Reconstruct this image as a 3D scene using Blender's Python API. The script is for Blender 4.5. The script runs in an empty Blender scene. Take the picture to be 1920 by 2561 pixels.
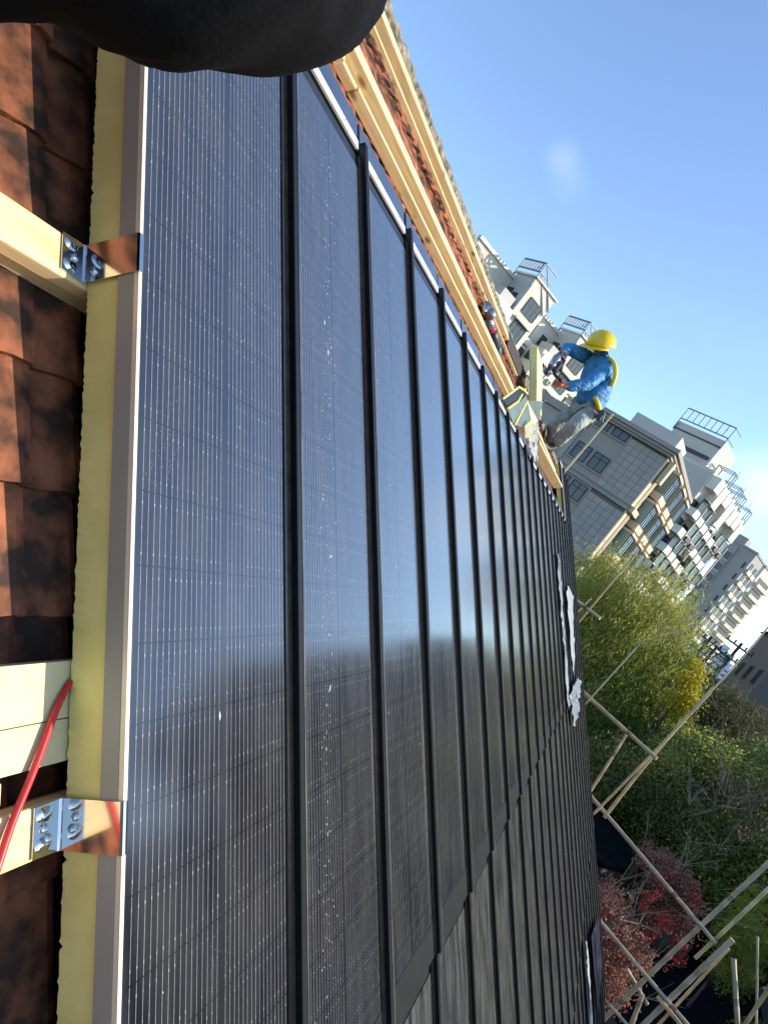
import bpy, bmesh, math, random
import numpy as np
from mathutils import Vector, Matrix, Quaternion
rnd = random.Random(7)
R = math.radians
sc = bpy.context.scene
C = sc.collection

# ------------------------------------------------------------------ camera, sky, sun, exposure
TH = 0.84294664                      # roof pitch (48.3 degrees)
Z0 = 9.5                             # height of the lower-left corner line of the solar array
RM = Matrix.Translation((0, 0, Z0)) @ Matrix.Rotation(TH, 4, 'X')
cam = bpy.data.objects.new('camera', bpy.data.cameras.new('camera'))
C.objects.link(cam)
rows = ((0.3248508, -0.0316164, 0.9452367), (0.1413091, -0.9865997, -0.0815637), (0.9351490, 0.1600667, -0.3160300))
M3 = Matrix((rows[0], tuple(-v for v in rows[1]), tuple(-v for v in rows[2]))).transposed()
cam.matrix_world = RM @ (Matrix.Translation((-0.6433, 0, 0.5338)) @ M3.to_4x4())
cam.data.sensor_fit = 'VERTICAL'; cam.data.sensor_height = 36; cam.data.sensor_width = 36
cam.data.lens = 36 * 1666.8 / 2561
cam.data.clip_start = 0.02; cam.data.clip_end = 3000
sc.camera = cam

SUN = (RM.to_3x3() @ Vector((0.36, -0.20, 1.0))).normalized()
el = math.asin(SUN.z)
world = bpy.data.worlds.new('World'); sc.world = world; world.use_nodes = True
nt = world.node_tree; nt.nodes.clear()
out = nt.nodes.new('ShaderNodeOutputWorld'); bg = nt.nodes.new('ShaderNodeBackground')
sky = nt.nodes.new('ShaderNodeTexSky'); sky.sky_type = 'NISHITA'; sky.sun_disc = False
sky.sun_elevation = el; sky.sun_rotation = math.atan2(SUN.x, SUN.y)
sky.air_density = 1.0; sky.dust_density = 0.4; sky.ozone_density = 3.2; sky.altitude = 20
bg.inputs['Strength'].default_value = 0.15
tc = nt.nodes.new('ShaderNodeTexCoord'); mp = nt.nodes.new('ShaderNodeMapping')
mp.inputs['Scale'].default_value = (1.0, 1.0, 3.2)
nz = nt.nodes.new('ShaderNodeTexNoise'); nz.inputs['Scale'].default_value = 2.1; nz.inputs['Detail'].default_value = 7
nz.inputs['Roughness'].default_value = 0.55
cr = nt.nodes.new('ShaderNodeValToRGB'); cr.color_ramp.elements[0].position = 0.54; cr.color_ramp.elements[1].position = 0.85
cr.color_ramp.elements[1].color = (0.05, 0.05, 0.05, 1)
mx = nt.nodes.new('ShaderNodeMix'); mx.data_type = 'RGBA'; mx.inputs[7].default_value = (4.6, 4.8, 5.2, 1)
nt.links.new(tc.outputs['Generated'], mp.inputs['Vector']); nt.links.new(mp.outputs[0], nz.inputs['Vector'])
nt.links.new(nz.outputs['Fac'], cr.inputs['Fac'])
nz2 = nt.nodes.new('ShaderNodeTexNoise'); nz2.inputs['Scale'].default_value = 22; nz2.inputs['Detail'].default_value = 5
nt.links.new(tc.outputs['Generated'], nz2.inputs['Vector']); acc = cr.outputs['Color']
for dv, rad, k in [((0.8138, 0.3995, 0.422), 1.9, 0.22), ((0.8296, 0.3789, 0.41), 2.1, 0.15), ((0.9701, -0.043, 0.2391), 4.5, 0.75)]:       # three small soft clouds: a faint double puff and a low bank by the towers
    vd = nt.nodes.new('ShaderNodeVectorMath'); vd.operation = 'DISTANCE'; vd.inputs[1].default_value = dv
    nt.links.new(tc.outputs['Generated'], vd.inputs[0])
    mr = nt.nodes.new('ShaderNodeMapRange'); mr.interpolation_type = 'SMOOTHSTEP'
    mr.inputs['From Min'].default_value = 0; mr.inputs['From Max'].default_value = math.radians(rad); mr.inputs['To Min'].default_value = k; mr.inputs['To Max'].default_value = 0
    nt.links.new(vd.outputs['Value'], mr.inputs['Value'])
    mm = nt.nodes.new('ShaderNodeMath'); mm.operation = 'MULTIPLY'; nt.links.new(mr.outputs[0], mm.inputs[0]); nt.links.new(nz2.outputs['Fac'], mm.inputs[1])
    ma = nt.nodes.new('ShaderNodeMath'); ma.operation = 'ADD'; ma.use_clamp = True; nt.links.new(acc, ma.inputs[0]); nt.links.new(mm.outputs[0], ma.inputs[1]); acc = ma.outputs[0]
nt.links.new(acc, mx.inputs[0])
nt.links.new(sky.outputs['Color'], mx.inputs[6]); nt.links.new(mx.outputs[2], bg.inputs['Color'])
nt.links.new(bg.outputs[0], out.inputs[0])
sun = bpy.data.objects.new('sun', bpy.data.lights.new('sun', 'SUN')); C.objects.link(sun)
sun.data.energy = 3.2; sun.data.angle = R(0.5); sun.data.color = (1.0, 0.93, 0.80)
sun.rotation_euler = SUN.to_track_quat('Z', 'Y').to_euler()
vs = sc.view_settings
vs.view_transform = 'Standard'; vs.look = 'None'; vs.gamma = 1; vs.use_curve_mapping = False
vs.exposure = 1.05

# ------------------------------------------------------------------ materials
def new_mat(name):
    m = bpy.data.materials.new(name); m.use_nodes = True
    return m, m.node_tree.nodes, m.node_tree.links, m.node_tree.nodes['Principled BSDF']

def mat(name, col, rough=0.6, metal=0.0, noise=0.0, nscale=8.0, bump=0.0, col2=None, spec=0.5, stretch=(1, 1, 1), detail=5, lo=0.35, hi=0.65, shift=False):
    m, n, l, p = new_mat(name)
    p.inputs['Base Color'].default_value = (*col, 1)
    p.inputs['Roughness'].default_value = rough; p.inputs['Metallic'].default_value = metal
    p.inputs['Specular IOR Level'].default_value = spec
    if noise or col2 or bump:
        t = n.new('ShaderNodeTexCoord'); mpn = n.new('ShaderNodeMapping'); mpn.inputs['Scale'].default_value = stretch
        t2 = n.new('ShaderNodeTexNoise'); t2.inputs['Scale'].default_value = nscale; t2.inputs['Detail'].default_value = detail
        if shift:
            oi = n.new('ShaderNodeObjectInfo'); sc_ = n.new('ShaderNodeVectorMath'); sc_.operation = 'SCALE'; sc_.inputs[0].default_value = (37, 23, 11); l.new(oi.outputs['Random'], sc_.inputs['Scale'])
            ad = n.new('ShaderNodeVectorMath'); ad.operation = 'ADD'; l.new(t.outputs['Object'], ad.inputs[0]); l.new(sc_.outputs[0], ad.inputs[1]); l.new(ad.outputs[0], mpn.inputs['Vector'])
        else: l.new(t.outputs['Object'], mpn.inputs['Vector'])
        l.new(mpn.outputs[0], t2.inputs['Vector'])
        c2 = col2 or tuple(max(0, c * (1 - noise)) for c in col)
        rmp = n.new('ShaderNodeValToRGB')
        rmp.color_ramp.elements[0].position = lo; rmp.color_ramp.elements[1].position = hi
        rmp.color_ramp.elements[0].color = (*c2, 1); rmp.color_ramp.elements[1].color = (*col, 1)
        l.new(t2.outputs['Fac'], rmp.inputs['Fac']); l.new(rmp.outputs['Color'], p.inputs['Base Color'])
        if bump:
            b = n.new('ShaderNodeBump'); b.inputs['Strength'].default_value = 1; b.inputs['Distance'].default_value = bump
            l.new(t2.outputs['Fac'], b.inputs['Height']); l.new(b.outputs[0], p.inputs['Normal'])
    return m

def rand_obj_tint(m, amt=0.25):
    """vary the base colour a little from object to object"""
    n, l = m.node_tree.nodes, m.node_tree.links; p = n['Principled BSDF']
    oi = n.new('ShaderNodeObjectInfo'); mr = n.new('ShaderNodeMapRange')
    mr.inputs['To Min'].default_value = 1 - amt; mr.inputs['To Max'].default_value = 1 + amt
    hs = n.new('ShaderNodeHueSaturation')
    src = p.inputs['Base Color'].links[0].from_socket if p.inputs['Base Color'].links else None
    if src: l.new(src, hs.inputs['Color'])
    else: hs.inputs['Color'].default_value = p.inputs['Base Color'].default_value
    l.new(oi.outputs['Random'], mr.inputs['Value']); l.new(mr.outputs[0], hs.inputs['Value'])
    l.new(hs.outputs[0], p.inputs['Base Color'])
    return m

def glass_cells(name, dusty):
    m, n, l, p = new_mat(name)
    t = n.new('ShaderNodeTexCoord'); s = n.new('ShaderNodeSeparateXYZ'); l.new(t.outputs['Object'], s.inputs[0])
    def mth(op, a, b=None, c=None):
        q = n.new('ShaderNodeMath'); q.operation = op
        for i, v in enumerate((a, b, c)):
            if v is None: continue
            if isinstance(v, (int, float)): q.inputs[i].default_value = v
            else: l.new(v, q.inputs[i])
        return q.outputs[0]
    x, y = s.outputs[0], s.outputs[1]
    def group(x0):
        d = mth('DIVIDE', mth('SUBTRACT', x, x0), 0.01147)
        fr = mth('ABSOLUTE', mth('SUBTRACT', d, mth('ROUND', d)))
        ins = mth('MULTIPLY', mth('GREATER_THAN', d, -0.5), mth('LESS_THAN', d, 15.5))
        return fr, ins
    f1, i1 = group(0.0195); f2, i2 = group(0.2115)
    wire = mth('ADD', mth('MULTIPLY', mth('LESS_THAN', f1, 0.030), i1), mth('MULTIPLY', mth('LESS_THAN', f2, 0.030), i2))
    dotx = mth('ADD', mth('MULTIPLY', mth('LESS_THAN', f1, 0.045), i1), mth('MULTIPLY', mth('LESS_THAN', f2, 0.045), i2))
    # solder pads: two rows of bright dots per 92 mm half cell, weaker rows between
    yy = mth('DIVIDE', y, 0.092); ym = mth('SUBTRACT', yy, mth('FLOOR', yy))
    r1 = mth('LESS_THAN', mth('ABSOLUTE', mth('SUBTRACT', ym, 0.34)), 0.016)
    r2 = mth('LESS_THAN', mth('ABSOLUTE', mth('SUBTRACT', ym, 0.66)), 0.016)
    r3 = mth('LESS_THAN', mth('ABSOLUTE', mth('SUBTRACT', ym, 0.0)), 0.012)
    rows_ = mth('ADD', r1, mth('ADD', r2, mth('MULTIPLY', r3, 0.5)))
    nzd = n.new('ShaderNodeTexNoise'); nzd.inputs['Scale'].default_value = 90
    l.new(t.outputs['Object'], nzd.inputs['Vector'])
    dots = mth('MULTIPLY', mth('MULTIPLY', dotx, rows_), mth('MAXIMUM', mth('MULTIPLY', mth('SUBTRACT', nzd.outputs['Fac'], 0.40), 3.2), 0.06))
    gap = mth('LESS_THAN', mth('ABSOLUTE', mth('SUBTRACT', ym, 0.5)), 0.009)
    wv = mth('MULTIPLY', wire, mth('ADD', 0.30, mth('MULTIPLY', nzd.outputs['Fac'], 0.35)))
    val = mth('MULTIPLY', mth('MINIMUM', mth('ADD', wv, dots), 1.0), mth('SUBTRACT', 1.0, gap))
    big = n.new('ShaderNodeTexNoise'); big.inputs['Scale'].default_value = 5
    l.new(t.outputs['Object'], big.inputs['Vector'])
    cm = n.new('ShaderNodeMix'); cm.data_type = 'RGBA'
    cm.inputs[6].default_value = (0.0075, 0.010, 0.018, 1); cm.inputs[7].default_value = (0.012, 0.010, 0.013, 1)
    l.new(big.outputs['Fac'], cm.inputs[0])
    c2 = n.new('ShaderNodeMix'); c2.data_type = 'RGBA'; l.new(gap, c2.inputs[0]); l.new(cm.outputs[2], c2.inputs[6]); c2.inputs[7].default_value = (0.003, 0.003, 0.004, 1)
    c3 = n.new('ShaderNodeMix'); c3.data_type = 'RGBA'; l.new(val, c3.inputs[0]); l.new(c2.outputs[2], c3.inputs[6]); c3.inputs[7].default_value = (0.62, 0.60, 0.54, 1)
    # dust: fine specks, and a film
    vo = n.new('ShaderNodeTexVoronoi'); vo.inputs['Scale'].default_value = 170; l.new(t.outputs['Object'], vo.inputs['Vector'])
    d1 = mth('LESS_THAN', vo.outputs['Distance'], 0.10)
    n2 = n.new('ShaderNodeTexNoise'); n2.inputs['Scale'].default_value = 7; n2.inputs['Detail'].default_value = 4
    l.new(t.outputs['Object'], n2.inputs['Vector'])
    sp = mth('MULTIPLY', d1, mth('GREATER_THAN', n2.outputs['Fac'], 0.58))
    mp2 = n.new('ShaderNodeMapping'); mp2.inputs['Scale'].default_value = (9, 1.3, 1)
    n3 = n.new('ShaderNodeTexNoise'); n3.inputs['Scale'].default_value = 4; n3.inputs['Detail'].default_value = 6
    oi = n.new('ShaderNodeObjectInfo')
    sh = n.new('ShaderNodeVectorMath'); sh.operation = 'ADD'
    l.new(t.outputs['Object'], sh.inputs[0]); l.new(oi.outputs['Location'], sh.inputs[1])
    l.new(sh.outputs[0], mp2.inputs['Vector']); l.new(mp2.outputs[0], n3.inputs['Vector'])
    film = mth('MULTIPLY', mth('MAXIMUM', mth('SUBTRACT', n3.outputs['Fac'], 0.35), 0), dusty)
    du = mth('MINIMUM', mth('ADD', mth('MULTIPLY', sp, 0.55), film), 1.0)
    c4 = n.new('ShaderNodeMix'); c4.data_type = 'RGBA'; l.new(du, c4.inputs[0]); l.new(c3.outputs[2], c4.inputs[6]); c4.inputs[7].default_value = (0.50, 0.48, 0.42, 1)
    l.new(c4.outputs[2], p.inputs['Base Color'])
    p.inputs['IOR'].default_value = 1.5
    rr = mth('ADD', 0.07, mth('MULTIPLY', n3.outputs['Fac'], 0.24)); l.new(rr, p.inputs['Roughness'])
    p.inputs['Sheen Weight'].default_value = 0.04; p.inputs['Sheen Roughness'].default_value = 0.22
    p.inputs['Coat Weight'].default_value = 0.8; p.inputs['Coat Roughness'].default_value = 0.13; p.inputs['Coat IOR'].default_value = 1.52
    b = n.new('ShaderNodeBump'); b.inputs['Distance'].default_value = 0.0006; b.inputs['Strength'].default_value = 0.5
    l.new(big.outputs['Fac'], b.inputs['Height']); l.new(b.outputs[0], p.inputs['Normal'])
    return m

def wood_mat(name, c1, c2, knots=True):
    m, n, l, p = new_mat(name)
    t = n.new('ShaderNodeTexCoord'); mpn = n.new('ShaderNodeMapping'); mpn.inputs['Scale'].default_value = (1.2, 16, 16)
    oi = n.new('ShaderNodeObjectInfo'); ad = n.new('ShaderNodeVectorMath'); ad.operation = 'ADD'
    cx = n.new('ShaderNodeCombineXYZ'); ml = n.new('ShaderNodeMath'); ml.operation = 'MULTIPLY'; ml.inputs[1].default_value = 17
    l.new(oi.outputs['Random'], ml.inputs[0]); l.new(ml.outputs[0], cx.inputs[0]); l.new(ml.outputs[0], cx.inputs[1])
    l.new(t.outputs['Object'], ad.inputs[0]); l.new(cx.outputs[0], ad.inputs[1]); l.new(ad.outputs[0], mpn.inputs['Vector'])
    nz_ = n.new('ShaderNodeTexNoise'); nz_.inputs['Scale'].default_value = 4; nz_.inputs['Detail'].default_value = 6; nz_.inputs['Distortion'].default_value = 0.6
    l.new(mpn.outputs[0], nz_.inputs['Vector'])
    r = n.new('ShaderNodeValToRGB'); e = r.color_ramp.elements
    e[0].position = 0.30; e[0].color = (*c2, 1); e[1].position = 0.62; e[1].color = (*c1, 1)
    l.new(nz_.outputs['Fac'], r.inputs['Fac'])
    last = r.outputs['Color']
    if knots:
        mp3 = n.new('ShaderNodeMapping'); mp3.inputs['Scale'].default_value = (4.0, 12, 12)
        l.new(ad.outputs[0], mp3.inputs['Vector'])
        v = n.new('ShaderNodeTexVoronoi'); v.inputs['Scale'].default_value = 1.0; l.new(mp3.outputs[0], v.inputs['Vector'])
        rk = n.new('ShaderNodeValToRGB'); rk.color_ramp.elements[0].position = 0.07; rk.color_ramp.elements[1].position = 0.17
        l.new(v.outputs['Distance'], rk.inputs['Fac'])
        mk = n.new('ShaderNodeMix'); mk.data_type = 'RGBA'; mk.inputs[6].default_value = (c2[0] * .38, c2[1] * .30, c2[2] * .25, 1)
        l.new(rk.outputs['Color'], mk.inputs[0]); l.new(last, mk.inputs[7]); last = mk.outputs[2]
    l.new(last, p.inputs['Base Color']); p.inputs['Roughness'].default_value = 0.65
    b = n.new('ShaderNodeBump'); b.inputs['Distance'].default_value = 0.0008; l.new(nz_.outputs['Fac'], b.inputs['Height']); l.new(b.outputs[0], p.inputs['Normal'])
    return m

def leaf_mat(name, cols, trans=0.3):
    m, n, l, p = new_mat(name)
    g = n.new('ShaderNodeNewGeometry'); r = n.new('ShaderNodeValToRGB'); r.color_ramp.interpolation = 'LINEAR'
    els = r.color_ramp.elements
    while len(els) < len(cols): els.new(0.5)
    for i, c in enumerate(cols): els[i].position = i / (len(cols) - 1); els[i].color = (*c, 1)
    l.new(g.outputs['Random Per Island'], r.inputs['Fac']); l.new(r.outputs['Color'], p.inputs['Base Color'])
    p.inputs['Roughness'].default_value = 0.55; p.inputs['Specular IOR Level'].default_value = 0.25
    tr = n.new('ShaderNodeBsdfTranslucent'); l.new(r.outputs['Color'], tr.inputs['Color'])
    ms = n.new('ShaderNodeMixShader'); ms.inputs[0].default_value = trans
    o = n['Material Output']; l.new(p.outputs[0], ms.inputs[1]); l.new(tr.outputs[0], ms.inputs[2]); l.new(ms.outputs[0], o.inputs['Surface'])
    return m

MT = {}
MT['cells'] = glass_cells('solar_cells_under_glass', 0.10); MT['cells_dusty'] = glass_cells('dusty_solar_cells_under_glass', 0.62); MT['cells_mid'] = glass_cells('slightly_dusty_solar_cells_under_glass', 0.24)
MT['tray'] = mat('dark_grey_panel_frame', (0.016, 0.016, 0.017), 0.36, 0.0, noise=0.45, nscale=14, spec=0.4)
MT['specks'] = mat('dried_splash_specks', (0.62, 0.60, 0.55), 0.9)
MT['gutter'] = mat('matt_black_gutter', (0.006, 0.006, 0.006), 1.0, spec=0.0)
MT['border'] = mat('dusty_black_border', (0.008, 0.008, 0.008), 0.2, 0, noise=0.5, nscale=25, spec=0.5)
MT['rib'] = mat('black_coated_rib', (0.006, 0.006, 0.007), 0.42, 0, noise=0.3, nscale=30, spec=0.25)
MT['trim'] = mat('pale_aluminium_edge', (0.72, 0.64, 0.48), 0.4, 0.15)
MT['edge'] = mat('painted_rib_highlight', (0.42, 0.40, 0.34), 0.4, 0.3, noise=0.6, nscale=9)  # sun highlight of the rib tops, put into a pale colour
MT['skirt'] = mat('grey_brown_metal_side', (0.33, 0.31, 0.255), 0.6, 0.0, noise=0.12, nscale=6)
MT['flange'] = mat('white_coated_flange', (0.62, 0.62, 0.59), 0.55, 0, noise=0.1, nscale=25)
MT['apron'] = mat('blue_grey_film_sheet', (0.07, 0.10, 0.16), 0.16, 0.35, noise=0.25, nscale=7, spec=0.6)
MT['foam'] = mat('yellow_insulation_foam', (0.80, 0.70, 0.25), 0.9, 0, nscale=14, bump=0.002, col2=(0.70, 0.60, 0.19), detail=9)
MT['foam_bright'] = mat('bright_yellow_foam', (0.80, 0.74, 0.30), 0.9, 0, noise=0.1, nscale=14)
MT['foam_pale'] = mat('pale_cream_foam', (0.66, 0.59, 0.34), 0.9, 0, nscale=16, bump=0.0015, col2=(0.58, 0.51, 0.28), detail=8)
MT['wood'] = wood_mat('pine_batten_wood', (0.76, 0.58, 0.31), (0.62, 0.43, 0.19))
MT['wood_pale'] = wood_mat('pale_offcut_wood', (0.72, 0.53, 0.30), (0.58, 0.38, 0.18), False)
MT['tile'] = rand_obj_tint(mat('weathered_clay_tile', (0.35, 0.125, 0.062), 0.95, 0, nscale=16, bump=0.010, col2=(0.060, 0.036, 0.027), detail=14, lo=0.40, hi=0.62, spec=0.1, shift=True), 0.4)
MT['mortar'] = mat('old_ridge_mortar', (0.34, 0.29, 0.20), 0.95, 0, nscale=26, bump=0.02, col2=(0.075, 0.062, 0.042), detail=9)
MT['deck'] = mat('dark_roof_deck', (0.03, 0.025, 0.02), 0.95)
MT['brick'] = mat('red_brick_wall', (0.28, 0.11, 0.07), 0.9, noise=0.4, nscale=6)
MT['steel'] = mat('polished_stainless_steel', (0.62, 0.62, 0.60), 0.10, 1.0)
MT['screw'] = mat('zinc_screw', (0.7, 0.7, 0.68), 0.25, 1.0)
MT['red'] = mat('red_cable_sheath', (0.62, 0.03, 0.03), 0.35, noise=0.2, nscale=30)
MT['black_cloth'] = mat('black_padded_fabric', (0.009, 0.009, 0.010), 0.9, noise=0.2, nscale=200, bump=0.0006, spec=0.08)
MT['jacket'] = mat('blue_work_jacket', (0.035, 0.22, 0.46), 0.6, nscale=12, bump=0.02, col2=(0.030, 0.19, 0.41), detail=4, stretch=(1, 1, 2.2))
MT['trousers'] = mat('grey_work_trousers', (0.34, 0.35, 0.32), 0.8, nscale=11, bump=0.03, col2=(0.20, 0.21, 0.20), detail=4, stretch=(1, 1, 0.6))
MT['helmet'] = mat('yellow_helmet_plastic', (0.85, 0.56, 0.01), 0.28, noise=0.12, nscale=10)
MT['strap'] = mat('yellow_harness_webbing', (0.85, 0.60, 0.02), 0.6)
MT['skin'] = mat('sunned_skin', (0.36, 0.17, 0.10), 0.55)
MT['glove'] = mat('dark_work_glove', (0.05, 0.05, 0.075), 0.8)
MT['glove_orange'] = mat('orange_work_glove', (0.60, 0.11, 0.02), 0.7)
MT['cuff'] = mat('grey_cuff_knit', (0.30, 0.31, 0.27), 0.9)
MT['boot'] = mat('dark_rubber_boot', (0.03, 0.028, 0.028), 0.6)
MT['hair'] = mat('black_hair', (0.01, 0.008, 0.007), 0.5)
MT['tool_grey'] = mat('grey_tool_casting', (0.30, 0.30, 0.31), 0.32, 0.7)
MT['tool_dark'] = mat('dark_tool_plastic', (0.025, 0.028, 0.035), 0.45)
MT['tool_blue'] = mat('teal_blue_sleeve', (0.03, 0.16, 0.24), 0.5)
MT['tool_red'] = mat('red_tool_band', (0.5, 0.02, 0.05), 0.4)
MT['olive'] = mat('olive_coated_sheet', (0.17, 0.19, 0.115), 0.3, 0.3, noise=0.25, nscale=6)
MT['rim_yellow'] = mat('yellow_foam_rim', (0.80, 0.72, 0.14), 0.8)
MT['white_rag'] = mat('crumpled_white_sheet', (0.33, 0.34, 0.33), 0.6, noise=0.4, nscale=20, bump=0.01)
MT['film'] = mat('silvery_peeled_film', (0.26, 0.29, 0.30), 0.4, 0.1, nscale=28, bump=0.01, col2=(0.12, 0.14, 0.15), spec=0.25)
MT['blue_film'] = mat('dark_blue_film', (0.012, 0.018, 0.045), 0.3)
MT['overlay'] = mat('dark_brown_overlay', (0.028, 0.015, 0.013), 0.75, noise=0.3, nscale=20)
MT['bamboo'] = rand_obj_tint(mat('dry_bamboo', (0.60, 0.47, 0.26), 0.5, nscale=5, col2=(0.40, 0.30, 0.16), stretch=(1, 1, 1)), 0.2)
MT['bamboo_grey'] = rand_obj_tint(mat('weathered_grey_bamboo', (0.50, 0.42, 0.29), 0.6, nscale=5, col2=(0.34, 0.27, 0.18)), 0.2)
MT['bark'] = mat('tree_bark', (0.10, 0.075, 0.05), 0.9, noise=0.4, nscale=6)
MT['twig'] = mat('pale_bare_twig', (0.27, 0.22, 0.16), 0.85)
MT['soil'] = mat('garden_soil', (0.035, 0.032, 0.022), 1.0, nscale=0.35, col2=(0.018, 0.026, 0.012), detail=8)
MT['slate'] = mat('dark_slate_roof', (0.010, 0.011, 0.012), 1.0, noise=0.3, nscale=3, spec=0.0)
MT['shed_roof'] = mat('brown_board_roof', (0.22, 0.15, 0.10), 0.8, noise=0.35, nscale=3)
MT['shed_wall'] = mat('dark_shed_wall', (0.06, 0.055, 0.05), 0.85)
MT['stone'] = rand_obj_tint(mat('grey_stone_cladding', (0.40, 0.37, 0.32), 0.75, noise=0.12, nscale=0.8), 0.06)
MT['stone_joint'] = mat('dark_joint_wall', (0.16, 0.15, 0.135), 0.9)
MT['render_grey'] = mat('grey_brown_render', (0.36, 0.32, 0.275), 0.85, noise=0.1, nscale=0.5)
MT['sand'] = mat('sand_coloured_moulding', (0.62, 0.52, 0.36), 0.8, noise=0.1, nscale=0.7)
MT['cream'] = mat('cream_render', (0.64, 0.61, 0.51), 0.85, noise=0.16, nscale=0.5)
MT['white_wall'] = mat('white_balcony_paint', (0.72, 0.70, 0.62), 0.75, noise=0.22, nscale=0.6)
MT['grey_wall'] = mat('pale_grey_render', (0.48, 0.47, 0.43), 0.85, noise=0.06, nscale=0.2)
MT['tower'] = mat('pale_grey_tower_render', (0.33, 0.32, 0.29), 0.85, noise=0.05, nscale=0.1)
MT['far'] = mat('haze_tinted_render', (0.52, 0.57, 0.66), 0.9)  # distance haze painted into the wall colour
MT['dark_wall'] = mat('dark_grey_gable', (0.17, 0.155, 0.14), 0.85, noise=0.1, nscale=0.3)
MT['win'] = mat('dark_window_frame', (0.035, 0.038, 0.045), 0.6)
MT['pane'] = mat('window_glass', (0.05, 0.07, 0.075), 0.12, 0, spec=0.5)
MT['pane_pale'] = mat('curtained_window_glass', (0.16, 0.23, 0.20), 0.15, 0, spec=0.5)
MT['ac'] = mat('pale_air_conditioner', (0.42, 0.42, 0.40), 0.5)
MT['ac_dark'] = mat('dark_fan_grille', (0.04, 0.04, 0.04), 0.6)
MT['pergola'] = mat('grey_green_roof_steel', (0.11, 0.14, 0.145), 0.5, 0.3)
MT['pole'] = mat('dark_utility_pole', (0.05, 0.05, 0.055), 0.8)

# ------------------------------------------------------------------ helpers
class MB:
    def __init__(s): s.v = []; s.f = []
    def add(s, vs, fs):
        o = len(s.v); s.v += [tuple(v) for v in vs]; s.f += [tuple(i + o for i in f) for f in fs]; return s
    def box(s, x0, x1, y0, y1, z0, z1):
        return s.add([(x0, y0, z0), (x1, y0, z0), (x1, y1, z0), (x0, y1, z0), (x0, y0, z1), (x1, y0, z1), (x1, y1, z1), (x0, y1, z1)],
                     [(3, 2, 1, 0), (4, 5, 6, 7), (0, 1, 5, 4), (1, 2, 6, 5), (2, 3, 7, 6), (3, 0, 4, 7)])
    def bar(s, a, b, w, h, up=(0, 0, 1)):
        a, b = Vector(a), Vector(b); d = (b - a).normalized(); u = Vector(up)
        if abs(d.dot(u)) > .98: u = Vector((1, 0, 0))
        r = d.cross(u).normalized() * w / 2; t = r.cross(d).normalized() * h / 2
        vs_ = [a - r - t, a + r - t, a + r + t, a - r + t, b - r - t, b + r - t, b + r + t, b - r + t]
        return s.add(vs_, [(3, 2, 1, 0), (4, 5, 6, 7), (0, 1, 5, 4), (1, 2, 6, 5), (2, 3, 7, 6), (3, 0, 4, 7)])
    def tube(s, pts, rad, seg=10, caps=True):
        pts = [Vector(p) for p in pts]; k = len(pts)
        if isinstance(rad, (int, float)): rad = [rad] * k
        o = len(s.v); prev = None
        for i, p in enumerate(pts):
            d = (pts[min(i + 1, k - 1)] - pts[max(i - 1, 0)]).normalized()
            if prev is None:
                a = d.cross(Vector((0, 0, 1)) if abs(d.z) < .9 else Vector((1, 0, 0))).normalized()
            else:
                a = (prev - d * prev.dot(d)).normalized()
            prev = a; b = d.cross(a)
            for j in range(seg):
                q = 2 * math.pi * j / seg; s.v.append(tuple(p + (a * math.cos(q) + b * math.sin(q)) * rad[i]))
        for i in range(k - 1):
            for j in range(seg):
                j2 = (j + 1) % seg; s.f.append((o + i * seg + j, o + i * seg + j2, o + (i + 1) * seg + j2, o + (i + 1) * seg + j))
        if caps:
            s.f.append(tuple(o + j for j in range(seg))[::-1]); s.f.append(tuple(o + (k - 1) * seg + j for j in range(seg)))
        return s
    def lathe(s, prof, seg=20, mtx=None):
        o = len(s.v)
        for r, z in prof:
            for j in range(seg):
                q = 2 * math.pi * j / seg; v = Vector((r * math.cos(q), r * math.sin(q), z)); s.v.append(tuple(mtx @ v if mtx else v))
        for i in range(len(prof) - 1):
            for j in range(seg):
                j2 = (j + 1) % seg; s.f.append((o + i * seg + j, o + i * seg + j2, o + (i + 1) * seg + j2, o + (i + 1) * seg + j))
        return s
    def mesh(s, name, m, smooth=False):
        me = bpy.data.meshes.new(name); me.from_pydata(s.v, [], s.f); me.update()
        if m: me.materials.append(m)
        if smooth: me.polygons.foreach_set('use_smooth', [True] * len(me.polygons))
        return me
    def build(s, name, m, parent=None, mtx=None, smooth=False, bevel=0, seg=2):
        return link(name, s.mesh(name, m, smooth), parent, mtx, bevel, seg)

def link(name, me, parent=None, mtx=None, bevel=0, seg=2):
    o = bpy.data.objects.new(name, me); C.objects.link(o)
    if parent: o.parent = parent
    if mtx is not None: o.matrix_local = mtx
    if bevel:
        b = o.modifiers.new('bevel', 'BEVEL'); b.width = bevel; b.segments = seg; b.limit_method = 'ANGLE'
    return o
def tag(o, label, cat, group=None, kind=None):
    o['label'] = label; o['category'] = cat
    if group: o['group'] = group
    if kind: o['kind'] = kind
    return o
def thing(name, label, cat, mtx=None, group=None):
    o = bpy.data.objects.new(name, None); o.empty_display_size = 0.2; C.objects.link(o)
    if mtx is not None: o.matrix_world = mtx
    return tag(o, label, cat, group)
def T(x, y, z): return Matrix.Translation((x, y, z))
def onroof(u, v, n): return RM @ T(u, v, n)

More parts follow.
